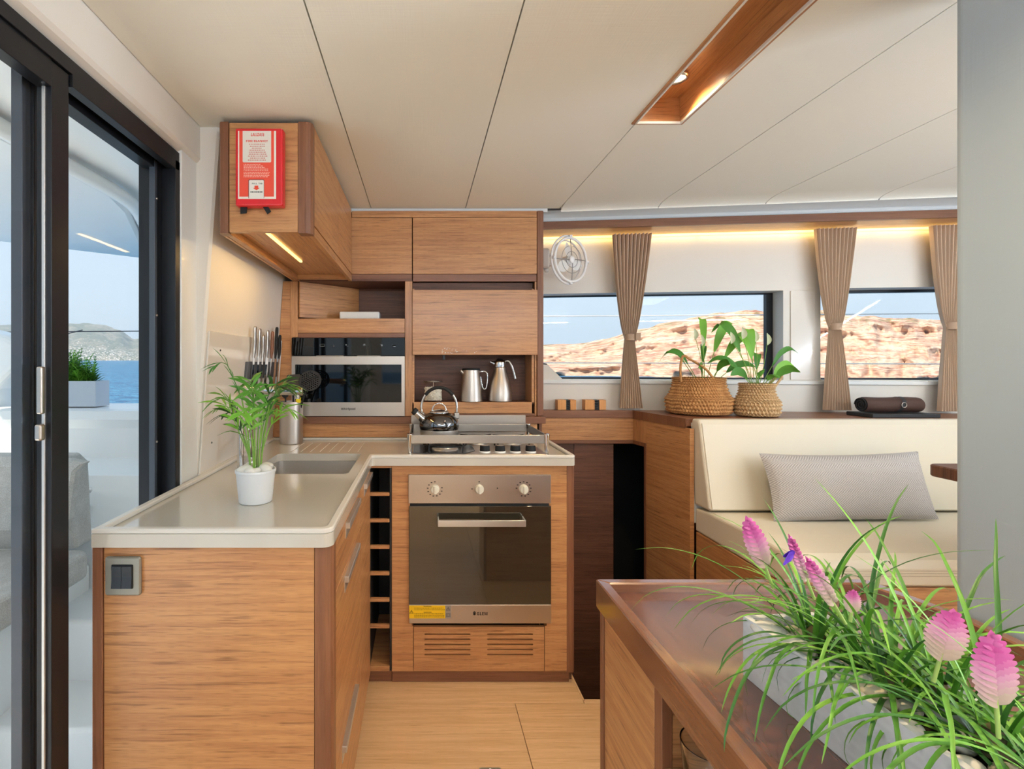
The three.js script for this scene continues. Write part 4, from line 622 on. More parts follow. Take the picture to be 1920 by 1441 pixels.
// ---- hob with its rails
{ const t = thing('gas_hob', 'steel gas hob with four burners and guard rails', 'hob', [0.24, CS, 2.28]);
  const x0 = -0.052, x1 = 0.535, d0 = 2.075, d1 = 2.475;
  part('base_plate', planExt(rrect(x0, x1, d0, d1, 0.015), CS + 0.0005, CS + 0.010, { bev: 0.003 }), M.steelWarm, t);
  part('dark_tray', planExt([[-0.035, 2.095], [0.19, 2.095], [0.235, 2.15], [0.235, 2.30], [-0.035, 2.30]], CS + 0.0105, CS + 0.0125), std({ color: 0x3a3b40, roughness: 0.25, metalness: 0.6 }), t);
  const burner = (x, d, r) => {
    const b = part('burner', [lathe([[r + 0.014, 0], [r + 0.012, 0.008], [r, 0.010], [r, 0.016]], x, CS + 0.0105, d, 28)], M.alu, t);
    part('burner_cap', lathe([[r, 0.016], [r, 0.021], [r - 0.006, 0.024], [0, 0.025]], x, CS + 0.0105, d, 28), M.rubber, b);
    const g = []; for (let k = 0; k < 4; k++) { const a = k * Math.PI / 2 + Math.PI / 4, c = Math.cos(a), s = Math.sin(a); g.push(bar(V(x + c * 0.03, CS + 0.041, d + s * 0.03), V(x + c * 0.105, CS + 0.041, d + s * 0.105), 0.004, 6), bar(V(x + c * 0.103, CS + 0.011, d + s * 0.103), V(x + c * 0.103, CS + 0.041, d + s * 0.103), 0.004, 6)); }
    g.push(tube(Array.from({ length: 16 }, (_, k) => V(x + 0.095 * Math.cos(k * Math.PI / 8), CS + 0.036, d + 0.08 * Math.sin(k * Math.PI / 8))), 0.004, 40, 6, true));
    part('pan_support', g, M.rubber, b);
  };
  burner(0.105, 2.185, 0.045); burner(0.09, 2.36, 0.042); burner(0.27, 2.37, 0.036); burner(0.43, 2.36, 0.042);
  for (const x of [0.275, 0.341, 0.407, 0.473]) { const k = part('knob', lathe([[0.0215, 0.005], [0.022, 0.007], [0.021, 0.026], [0.019, 0.029], [0, 0.029]], x, CS + 0.010, 2.125, 28), M.rubber, t); part('knob_ring', lathe([[0.024, 0], [0.0245, 0.003], [0.023, 0.0065], [0.019, 0.0065]], x, CS + 0.010, 2.125, 28), M.white, k); part('knob_top', lathe([[0.0165, 0.0292], [0.0165, 0.0302], [0, 0.0302]], x, CS + 0.010, 2.125, 24), M.steelWarm, k); }
  const rb = (a) => part('guard_rail', a, M.steel, t);
  rb(bx(-0.042, 0.528, 1.010, 1.047, 2.093, 2.0985, { r: 0.002 })); rb(bx(-0.042, 0.528, 1.012, 1.049, 2.452, 2.4575, { r: 0.002 }));
  rb(bx(-0.052, -0.047, 1.011, 1.048, 2.10, 2.45, { r: 0.002, grain: 'z' }));
  { const hs = []; for (let i = 0; i < 26; i++) { const d = 2.115 + i * 0.0125; hs.push([[d, 1.016], [d + 0.006, 1.016], [d + 0.006, 1.041], [d, 1.041]]); } rb(sideExt([[2.10, 1.010], [2.45, 1.010], [2.45, 1.047], [2.10, 1.047]], 0.533, 0.538, { holes: hs })); }
  for (const [x, d] of [[-0.049, 2.096], [0.535, 2.096], [-0.049, 2.455], [0.535, 2.455]]) part('rail_post', lathe([[0.012, 0], [0.012, 0.003], [0.0085, 0.006], [0.0085, 0.05], [0.013, 0.09], [0.011, 0.094], [0, 0.095]], x, CS + 0.0005, d, 18), M.chrome, t);
  part('splash_plate', bx(-0.052, 0.530, CS + 0.004, 1.091, 2.492, 2.500, { r: 0.002 }), M.steelWarm, t);
}
// ---- kettle
{ const X = 0.085, D = 2.335, Y = CS + 0.0105 + 0.045 - 0.0015, t = thing('kettle', 'shiny dark whistling kettle on the rear left burner', 'kettle', [X, Y, D]);
  part('body', lathe([[0, 0.0], [0.086, 0.0], [0.090, 0.004], [0.091, 0.027], [0.0905, 0.028]], X, Y + 0.001, D, 48), M.satin, t, 'bright steel lower band');
  part('dome', lathe([[0.0905, 0.029], [0.0945, 0.045], [0.093, 0.064], [0.083, 0.085], [0.064, 0.100], [0.046, 0.106], [0.044, 0.108]], X, Y, D, 48), std({ color: 0x77787b, metalness: 1, roughness: 0.06 }), t, 'smoky mirror-dark dome');
  const lid = part('lid', lathe([[0.046, 0.107], [0.046, 0.112], [0.040, 0.116], [0.015, 0.121], [0, 0.122]], X, Y, D, 36), M.chrome, t);
  part('lid_loop', tube([V(X - 0.034, Y + 0.115, D), V(X - 0.026, Y + 0.138, D), V(X, Y + 0.152, D), V(X + 0.026, Y + 0.138, D), V(X + 0.034, Y + 0.115, D)], 0.0038, 20, 8), M.chrome, lid);
  const h = []; for (let i = 0; i <= 12; i++) { const a = Math.PI * (1.06 - 1.12 * i / 12); h.push(V(X + 0.085 * Math.cos(a), Y + 0.128 + 0.098 * Math.sin(a), D)); }
  const hd = part('handle', [tube([V(X - 0.082, Y + 0.088, D), ...h, V(X + 0.082, Y + 0.088, D)], 0.006, 48, 10)], M.chrome, t, 'tall arched chrome handle');
  part('grip', tube(h.slice(3, 10), 0.0085, 24, 10), M.rubber, hd);
  part('handle_lug', [bx(X - 0.095, X - 0.07, Y + 0.078, Y + 0.108, D - 0.014, D + 0.014, { r: 0.005 }), bx(X + 0.07, X + 0.095, Y + 0.078, Y + 0.108, D - 0.014, D + 0.014, { r: 0.005 })], M.steel, t);
  part('spout', [bar(V(X - 0.062, Y + 0.066, D - 0.02), V(X - 0.112, Y + 0.112, D - 0.03), 0.022, 18, 0.014)], M.chrome, t);
  part('whistle', bar(V(X - 0.110, Y + 0.110, D - 0.03), V(X - 0.122, Y + 0.121, D - 0.032), 0.017, 18, 0.016), M.rubber, t);
}
// ---- things in the lower niche
const NF = 1.1532;
{ const X = 0.062, D = 2.585, t = thing('storage_jar', 'clip-top glass jar of white grains in the lower niche', 'jar', [X, NF, D]);
  part('glass', lathe([[0, 0.001], [0.046, 0.001], [0.049, 0.004], [0.049, 0.075], [0.045, 0.088], [0.041, 0.094], [0.041, 0.100], [0.0395, 0.100], [0.0395, 0.094], [0.0435, 0.086], [0.0475, 0.074], [0.0475, 0.005], [0, 0.004]], X, NF, D, 40), M.glass, t);
  part('lid', lathe([[0.043, 0.101], [0.046, 0.104], [0.046, 0.112], [0.042, 0.117], [0.02, 0.119], [0, 0.119]], X, NF, D, 36), M.glass, t);
  part('clip', [tube([V(X - 0.047, NF + 0.104, D), V(X, NF + 0.105, D - 0.047), V(X + 0.047, NF + 0.104, D), V(X, NF + 0.105, D + 0.047)], 0.0028, 40, 6, true), tube([V(X, NF + 0.104, D - 0.048), V(X, NF + 0.08, D - 0.056), V(X, NF + 0.07, D - 0.05)], 0.0015, 10, 6)], M.steel, t);
  const r = rng(61), gs = []; for (let i = 0; i < 420; i++) { const a = r() * 6.283, q = 0.044 * Math.sqrt(i < 300 ? 0.75 + 0.25 * r() : r()), y = i < 300 ? 0.006 + 0.068 * r() : 0.068 + 0.006 * r(); gs.push(new THREE.IcosahedronGeometry(0.0042, 0).scale(1.2, 0.8, 0.9).rotateY(r() * 6).translate(X + q * Math.cos(a), NF + y, -D + q * Math.sin(a))); }
  gs.push(lathe([[0, 0.006], [0.04, 0.006], [0.041, 0.070], [0, 0.072]], X, NF, D, 24)); const m = part('grains', gs, std({ color: 0xe8e2d2, roughness: 0.8 }), t); m.userData.kind = 'stuff';
}
{ const X = 0.262, D = 2.585, t = thing('coffee_pot', 'conical steel pot with black lid in the lower niche', 'jug', [X, NF, D]);
  part('body', lathe([[0, 0.0005], [0.0595, 0.0005], [0.0605, 0.003], [0.052, 0.10], [0.0455, 0.158], [0.047, 0.164], [0.045, 0.165]], X, NF, D, 44), M.steelWarm, t);
  part('lid', lathe([[0.0465, 0.1645], [0.0475, 0.168], [0.046, 0.173], [0.02, 0.175], [0, 0.175]], X, NF, D, 32), M.rubber, t);
  part('lip', [bar(V(X - 0.042, NF + 0.148, D - 0.01), V(X - 0.056, NF + 0.163, D - 0.014), 0.010, 12, 0.007)], M.steelWarm, t);
  part('handle', tube([V(X + 0.044, NF + 0.155, D - 0.01), V(X + 0.070, NF + 0.158, D - 0.012), V(X + 0.082, NF + 0.148, D - 0.012), V(X + 0.083, NF + 0.10, D - 0.012), V(X + 0.074, NF + 0.066, D - 0.012), V(X + 0.062, NF + 0.070, D - 0.012), V(X + 0.049, NF + 0.13, D - 0.01)], 0.0035, 48, 8), M.chrome, t);
}
{ const X = 0.415, D = 2.595, t = thing('thermos_jug', 'tall tapered steel thermos jug in the lower niche', 'jug', [X, NF, D]);
  part('body', lathe([[0, 0.0005], [0.063, 0.0005], [0.065, 0.004], [0.064, 0.04], [0.055, 0.09], [0.042, 0.13], [0.033, 0.16], [0.0305, 0.178]], X, NF, D, 44), M.steelWarm, t);
  const c = part('cap', lathe([[0.031, 0.179], [0.032, 0.184], [0.031, 0.205], [0.028, 0.214], [0.016, 0.220], [0, 0.221]], X, NF, D, 32), M.chrome, t);
  part('cap_button', lathe([[0.016, 0.2205], [0.014, 0.224], [0, 0.225]], X, NF, D, 24), M.rubber, c);
  part('spout', [bar(V(X - 0.022, NF + 0.196, D), V(X - 0.052, NF + 0.208, D), 0.012, 14, 0.006)], M.chrome, t);
  part('handle', tube([V(X + 0.026, NF + 0.212, D), V(X + 0.046, NF + 0.212, D), V(X + 0.060, NF + 0.192, D), V(X + 0.074, NF + 0.155, D), V(X + 0.082, NF + 0.118, D)], 0.006, 30, 10), M.chrome, t);
}
// ================================================================== SALOON SIDE
const SY = 1.088;                                             // shelf height
const wallD = (x) => 2.84 - 0.107 * (x - 0.70);
{ const t = thing('side_shelf', 'dark-edged oak shelf running below the saloon windows', 'shelf', [1.2, 1.04, 2.7]);
  part('shelf_top', planExt([[0.644, 2.752], [1.190, 2.752], [1.266, 2.345], [3.6, 2.345], [3.6, wallD(3.6) - 0.001], [0.644, wallD(0.644) - 0.001]], 1.052, SY), M.trim, t);
  part('shelf_edge', [bx(0.634, 1.192, 1.048, SY + 0.003, 2.737, 2.752, { r: 0.003 })], M.trim, t);
  part('shelf_edge', planExt([[1.180, 2.737], [1.192, 2.752], [1.2675, 2.345], [1.253, 2.330]], 1.046, SY + 0.003), M.trim, t);
  part('front_panel', [bx(0.632, 1.196, 0.925, 1.0475, 2.742, 2.756)], M.veneer, t);
  part('front_trim', [bx(0.632, 1.196, 0.905, 0.9255, 2.738, 2.756, { r: 0.002 })], M.trim, t);
}
{ const t = thing('stair_side_panel', 'tall oak side panel between the stairwell and the sofa', 'panel', [1.24, 0, 2.5]);
  const X = (d) => 1.184 + (2.742 - d) * 0.1775;
  part('panel', planExt([[X(2.625), 2.625], [X(2.305), 2.305], [X(2.305) + 0.02, 2.305], [X(2.625) + 0.02, 2.625]], -1.45, 1.0455, { grain: 'z' }), M.veneer, t);
  part('door_jamb', planExt([[X(2.640) - 0.004, 2.640], [X(2.625) - 0.004, 2.625], [X(2.625) + 0.025, 2.625], [X(2.64) + 0.025, 2.640]], -1.45, 0.9245, { grain: 'y' }), M.trim, t);
  part('header', planExt([[X(2.742), 2.742], [X(2.6255), 2.6255], [X(2.6255) + 0.02, 2.6255], [X(2.742) + 0.02, 2.742]], 0.925, 1.0455), M.veneer, t);
  part('header_trim', planExt([[X(2.742) - 0.004, 2.742], [X(2.641) - 0.004, 2.641], [X(2.641) + 0.02, 2.641], [X(2.742) + 0.02, 2.742]], 0.905, 0.9245), M.trim, t);
}
// ---- valance over the windows with hidden strip light
{ const t = thing('window_valance', 'long oak valance board above the saloon windows', 'valance', [1.8, 2.08, 2.6]);
  part('front_board', onWall(bx(-0.075, 3.65, 2.076, 2.116, -0.20, -0.18, { r: 0.002 })), M.trim, t);
  part('soffit', onWall(bx(-0.075, 3.65, 2.080, 2.094, -0.18, -0.0005)), M.veneer, t);
  part('upper_fascia', onWall(bx(-0.075, 3.65, 2.094, 2.20, -0.178, -0.165)), M.white, t);
  part('strip_light', onWall(bx(-0.05, 3.55, 2.068, 2.0795, -0.016, -0.006, { r: 0.001 })), M.ledWarm, t, 'warm strip light tucked under the valance');
  for (let i = 0; i < 4; i++) { const q = new THREE.Vector3(0.4 + i * 0.9, 2.066, 0.014).applyMatrix4(Wm), l = new THREE.RectAreaLight(0xffd583, 7, 0.88, 0.012); l.position.copy(q); l.rotation.set(-Math.PI / 2, 0, 0); l.rotation.order = 'YXZ'; l.rotation.y = -WA; scene.add(l); }
}
// ---- curtains
function curtain(s, wTop, wTie, wBot, yTie, seed, tieTab, label) {
  const yT = 2.072, yB = 1.104, z0 = -0.062, r = rng(seed), n = 10, ph = Array.from({ length: n + 1 }, () => (r() - 0.5) * 0.9);
  const base = new THREE.Vector3(s, yB, -z0).applyMatrix4(Wm), t = thing('curtain', label, 'curtain', [base.x, base.y, -base.z], 'saloon curtains tied in the middle');
  const halfW = (y) => { if (y > yTie) { const k = (y - yTie) / (yT - yTie); return lerp(wTie, wTop, Math.pow(k, 0.62)) / 2; } const k = (yTie - y) / (yTie - yB); return lerp(wTie, wBot, Math.pow(k, 0.9)) / 2; };
  const g = grid(240, 60, (u, v) => { const y = lerp(yB, yT, v), w = halfW(y), a = u * n * Math.PI * 2 + 0.5 * Math.sin(u * 5 + v * 2), am = 0.008 + 0.012 * w / 0.11; return new THREE.Vector3(s + (u - 0.5) * 2 * w + 0.006 * Math.sin(v * 4 + seed), y, -z0 + am * (2 * Math.abs(Math.cos(a * 0.5)) - 1) + 0.004 * ph[Math.floor(u * n)] * Math.sin(v * 6)); });
  part('cloth', onWall(g), M.curtain, t);
  part('tie_band', onWall(grid(32, 3, (u, v) => { const a = u * Math.PI * 2; return new THREE.Vector3(s + (wTie / 2 + 0.005) * Math.cos(a), yTie - 0.018 + 0.036 * v, -z0 + 0.026 * Math.sin(a)); })), M.curtainTie, t);
  if (tieTab) part('tie_tab', onWall(bx(s + wTie / 2 - 0.004, s + wTie / 2 + 0.022, yTie - 0.016, yTie + 0.022, z0 - 0.03, z0 - 0.024, { r: 0.001 }).rotateZ(0)), M.curtainTie, t);
}
M.curtainTie = std({ color: 0xb79b82, roughness: 0.8 });
curtain(0.4709, 0.212, 0.050, 0.125, 1.498, 3, true, 'brown curtain nearest the wall fan');
curtain(1.5210, 0.200, 0.048, 0.132, 1.548, 8, false, 'brown curtain over the white window post');
curtain(2.0772, 0.200, 0.046, 0.130, 1.548, 15, false, 'brown curtain half hidden by the pillar');
// ---- wall fan
{ const cx = 0.792, cy = 1.902, cd = 2.60, t = thing('wall_fan', 'small white caged fan on the cabinet side', 'fan', [0.64, 1.9, 2.6]);
  const W = std({ color: 0xf2f0ee, roughness: 0.4 }), q = new THREE.Matrix4().makeTranslation(cx, cy, -cd).multiply(new THREE.Matrix4().makeRotationY(0.52)), P = (g) => g.applyMatrix4(q);
  part('cage_ring', [P(new THREE.TorusGeometry(0.115, 0.0075, 10, 56)), P(new THREE.TorusGeometry(0.107, 0.004, 8, 56).translate(0, 0, -0.03))], W, t);
  part('guard_wire', [P(new THREE.TorusGeometry(0.042, 0.0016, 6, 36).translate(0, 0, 0.008)), P(new THREE.TorusGeometry(0.072, 0.0014, 6, 40).translate(0, 0, 0.006)), ...[0, 1, 2, 3].map((k) => P(bar(new THREE.Vector3(0.02 * Math.cos(k * Math.PI / 2 + 0.15), 0.02 * Math.sin(k * Math.PI / 2 + 0.15), 0.01), new THREE.Vector3(0.114 * Math.cos(k * Math.PI / 2 + 0.05), 0.114 * Math.sin(k * Math.PI / 2 + 0.05), 0.002), 0.0022, 6)))], std({ color: 0x8f8a86, roughness: 0.4 }), t);
  part('hub', [P(ball(0, 0, -0.008, 0.019, 0.019, 0.009, 20)), P(bar(new THREE.Vector3(0, 0, 0), new THREE.Vector3(0, 0, -0.05), 0.024, 20))], W, t);
  for (let k = 0; k < 3; k++) { const a = k * 2.094 + 1.75, g = grid(8, 8, (u, v) => { const rr = lerp(0.022, 0.094, v), w = 0.030 * Math.sin(Math.PI * clamp(0.2 + 0.7 * v)) * (u - 0.5) * 2, x = rr, y = w; return new THREE.Vector3(x * Math.cos(a) - y * Math.sin(a), x * Math.sin(a) + y * Math.cos(a), -0.012 + 0.014 * (u - 0.5)); }); part('blade', P(g), std({ color: 0xf0eeea, roughness: 0.35 }), t); }
  for (const a of [Math.PI / 2, -Math.PI / 2, 0, Math.PI]) part('ring_lug', P(new THREE.CylinderGeometry(0.009, 0.009, 0.016, 12).rotateZ(a - Math.PI / 2).translate(0.122 * Math.cos(a), 0.122 * Math.sin(a), 0)), W, t);
  part('yoke', P(tube(Array.from({ length: 13 }, (_, i) => { const a = Math.PI / 2 + Math.PI * i / 12; return new THREE.Vector3(0.128 * Math.cos(a), 0.128 * Math.sin(a), -0.012); }), 0.0055, 36, 8)), W, t);
  part('wall_bracket', [bx(0.6325, 0.682, 1.86, 1.965, 2.60, 2.66, { r: 0.012, seg: 3 }), bx(0.66, 0.70, 1.925, 1.94, 2.605, 2.64, { r: 0.004 }), bx(0.66, 0.70, 1.872, 1.887, 2.605, 2.64, { r: 0.004 })], std({ color: 0xd8cfc6, roughness: 0.4 }), t);
  part('switch_knob', ball(0.668, 1.848, 2.615, 0.012, 0.010, 0.010, 12), W, t);
}
// ---- two coaster blocks on the left shelf
for (const [x0, x1, lab] of [[0.768, 0.872, 'small wooden coaster block nearer the stove on the shelf'], [0.922, 1.040, 'wider wooden coaster block nearer the curtain on the shelf']]) {
  const t = thing('coaster_block', lab, 'coasters', [(x0 + x1) / 2, SY + 0.0035, 2.79], 'coaster blocks on the shelf'), w = x1 - x0, Y = SY + 0.0035, oak = std({ map: T.floor, color: 0xffdcae, roughness: 0.5 });
  part('side_block', bx(x0, x0 + w * 0.46, Y, Y + 0.056, 2.762, 2.815, { grain: 'y' }), oak, t); part('side_block', bx(x1 - w * 0.32, x1, Y, Y + 0.056, 2.762, 2.815, { grain: 'y' }), oak, t);
  for (let i = 0; i < 6; i++) part('coaster', bx(x0 + w * 0.46, x1 - w * 0.32, Y + 0.001 + i * 0.0095, Y + 0.008 + i * 0.0095, 2.764, 2.813, { r: 0.001 }), M.charcoal, t);
}
// ---- seagrass baskets with peace lilies
{ const n = noise(40, 40, 401); T.straw = tex(256, 256, (u, v) => { const k = n(u, v), s = 0.5 + 0.5 * Math.sin((u * 24 + Math.floor(v * 14) * 0.5) * Math.PI * 2); return mixc([166, 112, 64], [226, 176, 116], 0.55 * s + 0.45 * k); }, { srgb: true, mx: 1 }); }
{ const n = noise(40, 40, 402); T.strawPale = tex(256, 256, (u, v) => { const k = n(u, v), s = 0.5 + 0.5 * Math.sin((u * 24 + Math.floor(v * 14) * 0.5) * Math.PI * 2); return mixc([176, 136, 90], [236, 208, 166], 0.55 * s + 0.45 * k); }, { srgb: true, mx: 1 }); }
M.straw = std({ map: T.straw, roughness: 0.9 }); M.strawPale = std({ map: T.strawPale, roughness: 0.9 });
function basket(X, D, R, H, pr, mat, rows, label, seed) {
  const Y = SY + 0.0005, t = thing('seagrass_basket', label, 'basket', [X, Y, D], 'seagrass baskets on the shelf');
  const prof = new THREE.CatmullRomCurve3(pr.map(([r, y]) => new THREE.Vector3(r * R, y * H, 0)), false, 'centripetal');
  const g = grid(260, rows * 5, (u, v) => { const p = prof.getPoint(clamp(v, 0, 1)), row = Math.floor(v * rows), a = u * Math.PI * 2, k = Math.round(2 * Math.PI * R / 0.016), rr = p.x + 0.0035 * Math.sin(v * rows * Math.PI * 2) + 0.0038 * Math.sin(a * k + row * Math.PI); return V(X + rr * Math.cos(a), Y + 0.004 + p.y, D + rr * Math.sin(a)); });
  const uv = g.attributes.uv; for (let i = 0; i < uv.count; i++) uv.setXY(i, uv.getX(i) * 3, uv.getY(i) * 1.2);
  part('woven_body', [g, lathe([[0, 0.003], [pr[0][0] * R, 0.003]], X, Y, D, 32)], mat, t);
  part('inner_pot', lathe([[pr[pr.length - 1][0] * R - 0.012, H * 0.98], [pr[pr.length - 1][0] * R - 0.02, H * 0.8], [0, H * 0.8]], X, Y, D, 32), M.soil, t);
  return t;
}
const lilyLeaf = (t, p0, az, L, up, w, mat, droop = 0.3) => { const c = Math.cos(az), s = Math.sin(az), P = (k, h) => p0.clone().add(new THREE.Vector3(c * k, h, -s * k)); const st = part('stalk', tube([p0, P(L * 0.16, L * up * 0.32), P(L * 0.3, L * up * 0.55)], 0.0018, 8, 5), M.stem, t); const a = P(L * 0.3, L * up * 0.55); part('leaf', ribbon([a, P(L * 0.5, L * up * 0.85), P(L * 0.75, L * up * (1.05 - droop * 0.3)), P(L, L * up * (1.1 - droop))], (x) => w * Math.pow(Math.sin(Math.PI * clamp(0.04 + 0.95 * x)), 0.8), new THREE.Vector3(c * L, L * up, -s * L).normalize().cross(new THREE.Vector3(0.3 * Math.sin(az * 7), 0.5, 1).normalize()).normalize(), 12, 0.22), mat, t); };
const lilyFlower = (t, p0, tip, w) => { part('flower_stalk', tube([p0, p0.clone().lerp(tip, 0.5).add(new THREE.Vector3(0.006, 0.008, 0)), tip], 0.0014, 10, 5), M.stem, t); part('flower', ribbon([tip.clone().add(new THREE.Vector3(0, -0.02, 0)), tip.clone().add(new THREE.Vector3(0.004, 0.006, 0.006)), tip.clone().add(new THREE.Vector3(-0.004, 0.04, 0.002))], (x) => w * Math.sin(Math.PI * clamp(0.05 + 0.93 * x)), new THREE.Vector3(1, 0, 0.4), 8, 0.5), std({ color: 0xd9e0b8, roughness: 0.6 }), t); };
{ const X = 1.455, D = 2.575, t = basket(X, D, 0.155, 0.188, [[0.86, 0], [0.96, 0.06], [1.0, 0.24], [1.01, 0.42], [0.95, 0.47], [0.87, 0.60], [0.80, 0.78], [0.78, 0.9], [0.80, 1.0]], M.straw, 15, 'larger seagrass basket with a leafy peace lily', 1);
  const Y = SY + 0.16, p = (dx, dd) => V(X + dx, Y, D + dd);
  lilyLeaf(t, p(0.02, -0.02), 1.2, 0.112, 3.0, 0.046, M.leafC, 0.1); lilyLeaf(t, p(0.04, 0), 0.35, 0.190, 1.6, 0.050, M.leafC, 0.05); lilyLeaf(t, p(0.05, -0.03), 0.1, 0.246, 1.0, 0.046, M.leafC, 0.05); lilyLeaf(t, p(0.0, 0), 2.6, 0.168, 1.1, 0.027, M.leafB, 0.35); lilyLeaf(t, p(-0.02, -0.02), 3.0, 0.190, 0.95, 0.023, M.leafB, 0.5); lilyLeaf(t, p(0.03, -0.05), -1.2, 0.134, 0.9, 0.037, M.leafA, 0.4); lilyLeaf(t, p(0.0, -0.04), 4.0, 0.112, 0.9, 0.037, M.leafA, 0.3); lilyLeaf(t, p(0.06, -0.04), -0.4, 0.179, 0.6, 0.037, M.leafB, 0.3); lilyLeaf(t, p(0.03, 0.02), 1.0, 0.146, 1.4, 0.037, M.leafB, 0.2);
  lilyFlower(t, p(0.03, 0), V(X - 0.02, Y + 0.25, D), 0.022); lilyFlower(t, p(0.03, 0), V(X + 0.0, Y + 0.215, D - 0.03), 0.016);
  part('handle', tube([V(X - 0.118, SY + 0.17, D - 0.05), V(X - 0.122, SY + 0.25, D - 0.052), V(X - 0.105, SY + 0.305, D - 0.05), V(X - 0.085, SY + 0.29, D - 0.06), V(X - 0.02, SY + 0.235, D - 0.10), V(X + 0.01, SY + 0.185, D - 0.118)], 0.006, 40, 7), M.straw, t);
}
{ const X = 1.682, D = 2.462, t = basket(X, D, 0.099, 0.162, [[0.86, 0], [0.95, 0.06], [1.0, 0.26], [1.0, 0.44], [0.92, 0.50], [0.82, 0.62], [0.75, 0.78], [0.74, 0.9], [0.77, 1.0]], M.strawPale, 14, 'smaller pale seagrass basket with a flowering peace lily', 2);
  const Y = SY + 0.137, p = (dx, dd) => V(X + dx, Y, D + dd);
  lilyLeaf(t, p(-0.01, 0), 1.4, 0.078, 3.8, 0.046, M.leafC, 0.1); lilyLeaf(t, p(-0.02, 0), 2.5, 0.179, 1.9, 0.046, M.leafA, 0.25); lilyLeaf(t, p(0.0, -0.02), 2.2, 0.112, 2.4, 0.042, M.leafC, 0.2); lilyLeaf(t, p(0.02, 0), 0.25, 0.246, 0.85, 0.027, M.leafB, 0.25); lilyLeaf(t, p(0.03, -0.02), 0.1, 0.157, 0.8, 0.042, M.leafC, 0.2); lilyLeaf(t, p(-0.03, -0.03), 3.5, 0.168, 0.55, 0.046, M.leafB, 0.35); lilyLeaf(t, p(-0.03, -0.02), 3.0, 0.213, 0.75, 0.037, M.leafB, 0.3); lilyLeaf(t, p(0.0, -0.04), -1.4, 0.101, 0.8, 0.042, M.leafA, 0.4); lilyLeaf(t, p(0.02, -0.04), -0.7, 0.134, 0.8, 0.042, M.leafA, 0.3); lilyLeaf(t, p(-0.02, -0.04), 4.2, 0.123, 0.8, 0.042, M.leafA, 0.4); lilyLeaf(t, p(0.01, 0.02), 0.9, 0.112, 1.6, 0.037, M.leafB, 0.2);
  lilyFlower(t, p(-0.02, 0), V(X - 0.07, Y + 0.27, D), 0.026); lilyFlower(t, p(0, 0), V(X - 0.005, Y + 0.255, D), 0.018); lilyFlower(t, p(-0.02, -0.02), V(X - 0.14, Y + 0.245, D - 0.02), 0.022);
  lilyFlower(t, p(0.01, 0), V(X + 0.055, Y + 0.24, D), 0.02);
  part('handle', tube([V(X + 0.066, SY + 0.145, D - 0.03), V(X + 0.085, SY + 0.17, D - 0.03), V(X + 0.105, SY + 0.20, D - 0.03), V(X + 0.10, SY + 0.20, D - 0.01), V(X + 0.075, SY + 0.165, D + 0.01)], 0.006, 30, 7), M.strawPale, t);
}
// ---- folder and leather tool roll
{ const t = part('folder', bx(2.19, 2.52, SY + 0.0005, SY + 0.019, 2.38, 2.53, { r: 0.003 }), M.charcoal, scene); tag(t, 'flat charcoal folder under the leather roll', 'folder');
  const Y = SY + 0.058, D = 2.46, r = thing('leather_roll', 'rolled brown leather tool case with a buckled strap', 'leather roll', [2.37, SY + 0.02, D]);
  part('roll', grid(40, 24, (u, v) => { const a = u * Math.PI * 2, x = lerp(2.205, 2.490, v), e = v < 0.04 || v > 0.96 ? 0.93 : 1, rr = (0.0375 + 0.0012 * Math.sin(v * 9 + a)) * e; return V(x, Y + rr * Math.sin(a), D + rr * 1.06 * Math.cos(a)); }), M.leather, r);
  part('roll_end', [tube(Array.from({ length: 40 }, (_, i) => { const a = i * 0.42, q = 0.036 * (1 - i / 44); return V(2.203, Y + q * Math.sin(a), D + q * Math.cos(a)); }), 0.0026, 90, 5), frontExt(Array.from({ length: 20 }, (_, k) => [0.034 * Math.cos(k * Math.PI / 10), 0.034 * Math.sin(k * Math.PI / 10)]), -0.001, 0.001).rotateY(Math.PI / 2).translate(2.207, Y, -D), frontExt(Array.from({ length: 20 }, (_, k) => [0.035 * Math.cos(k * Math.PI / 10), 0.035 * Math.sin(k * Math.PI / 10)]), -0.001, 0.001).rotateY(Math.PI / 2).translate(2.488, Y, -D)], M.charcoal, r);
  const st = part('strap', grid(40, 1, (u, v) => { const a = u * Math.PI * 2; return V(2.368 + 0.02 * v + 0.014 * Math.sin(a), Y + 0.0405 * Math.sin(a), D + 0.0425 * Math.cos(a)); }), M.charcoal, r);
  part('buckle', new THREE.TorusGeometry(0.012, 0.0018, 6, 24).translate(2.377, Y + 0.002, -(D - 0.045)), M.steelWarm, st);
}
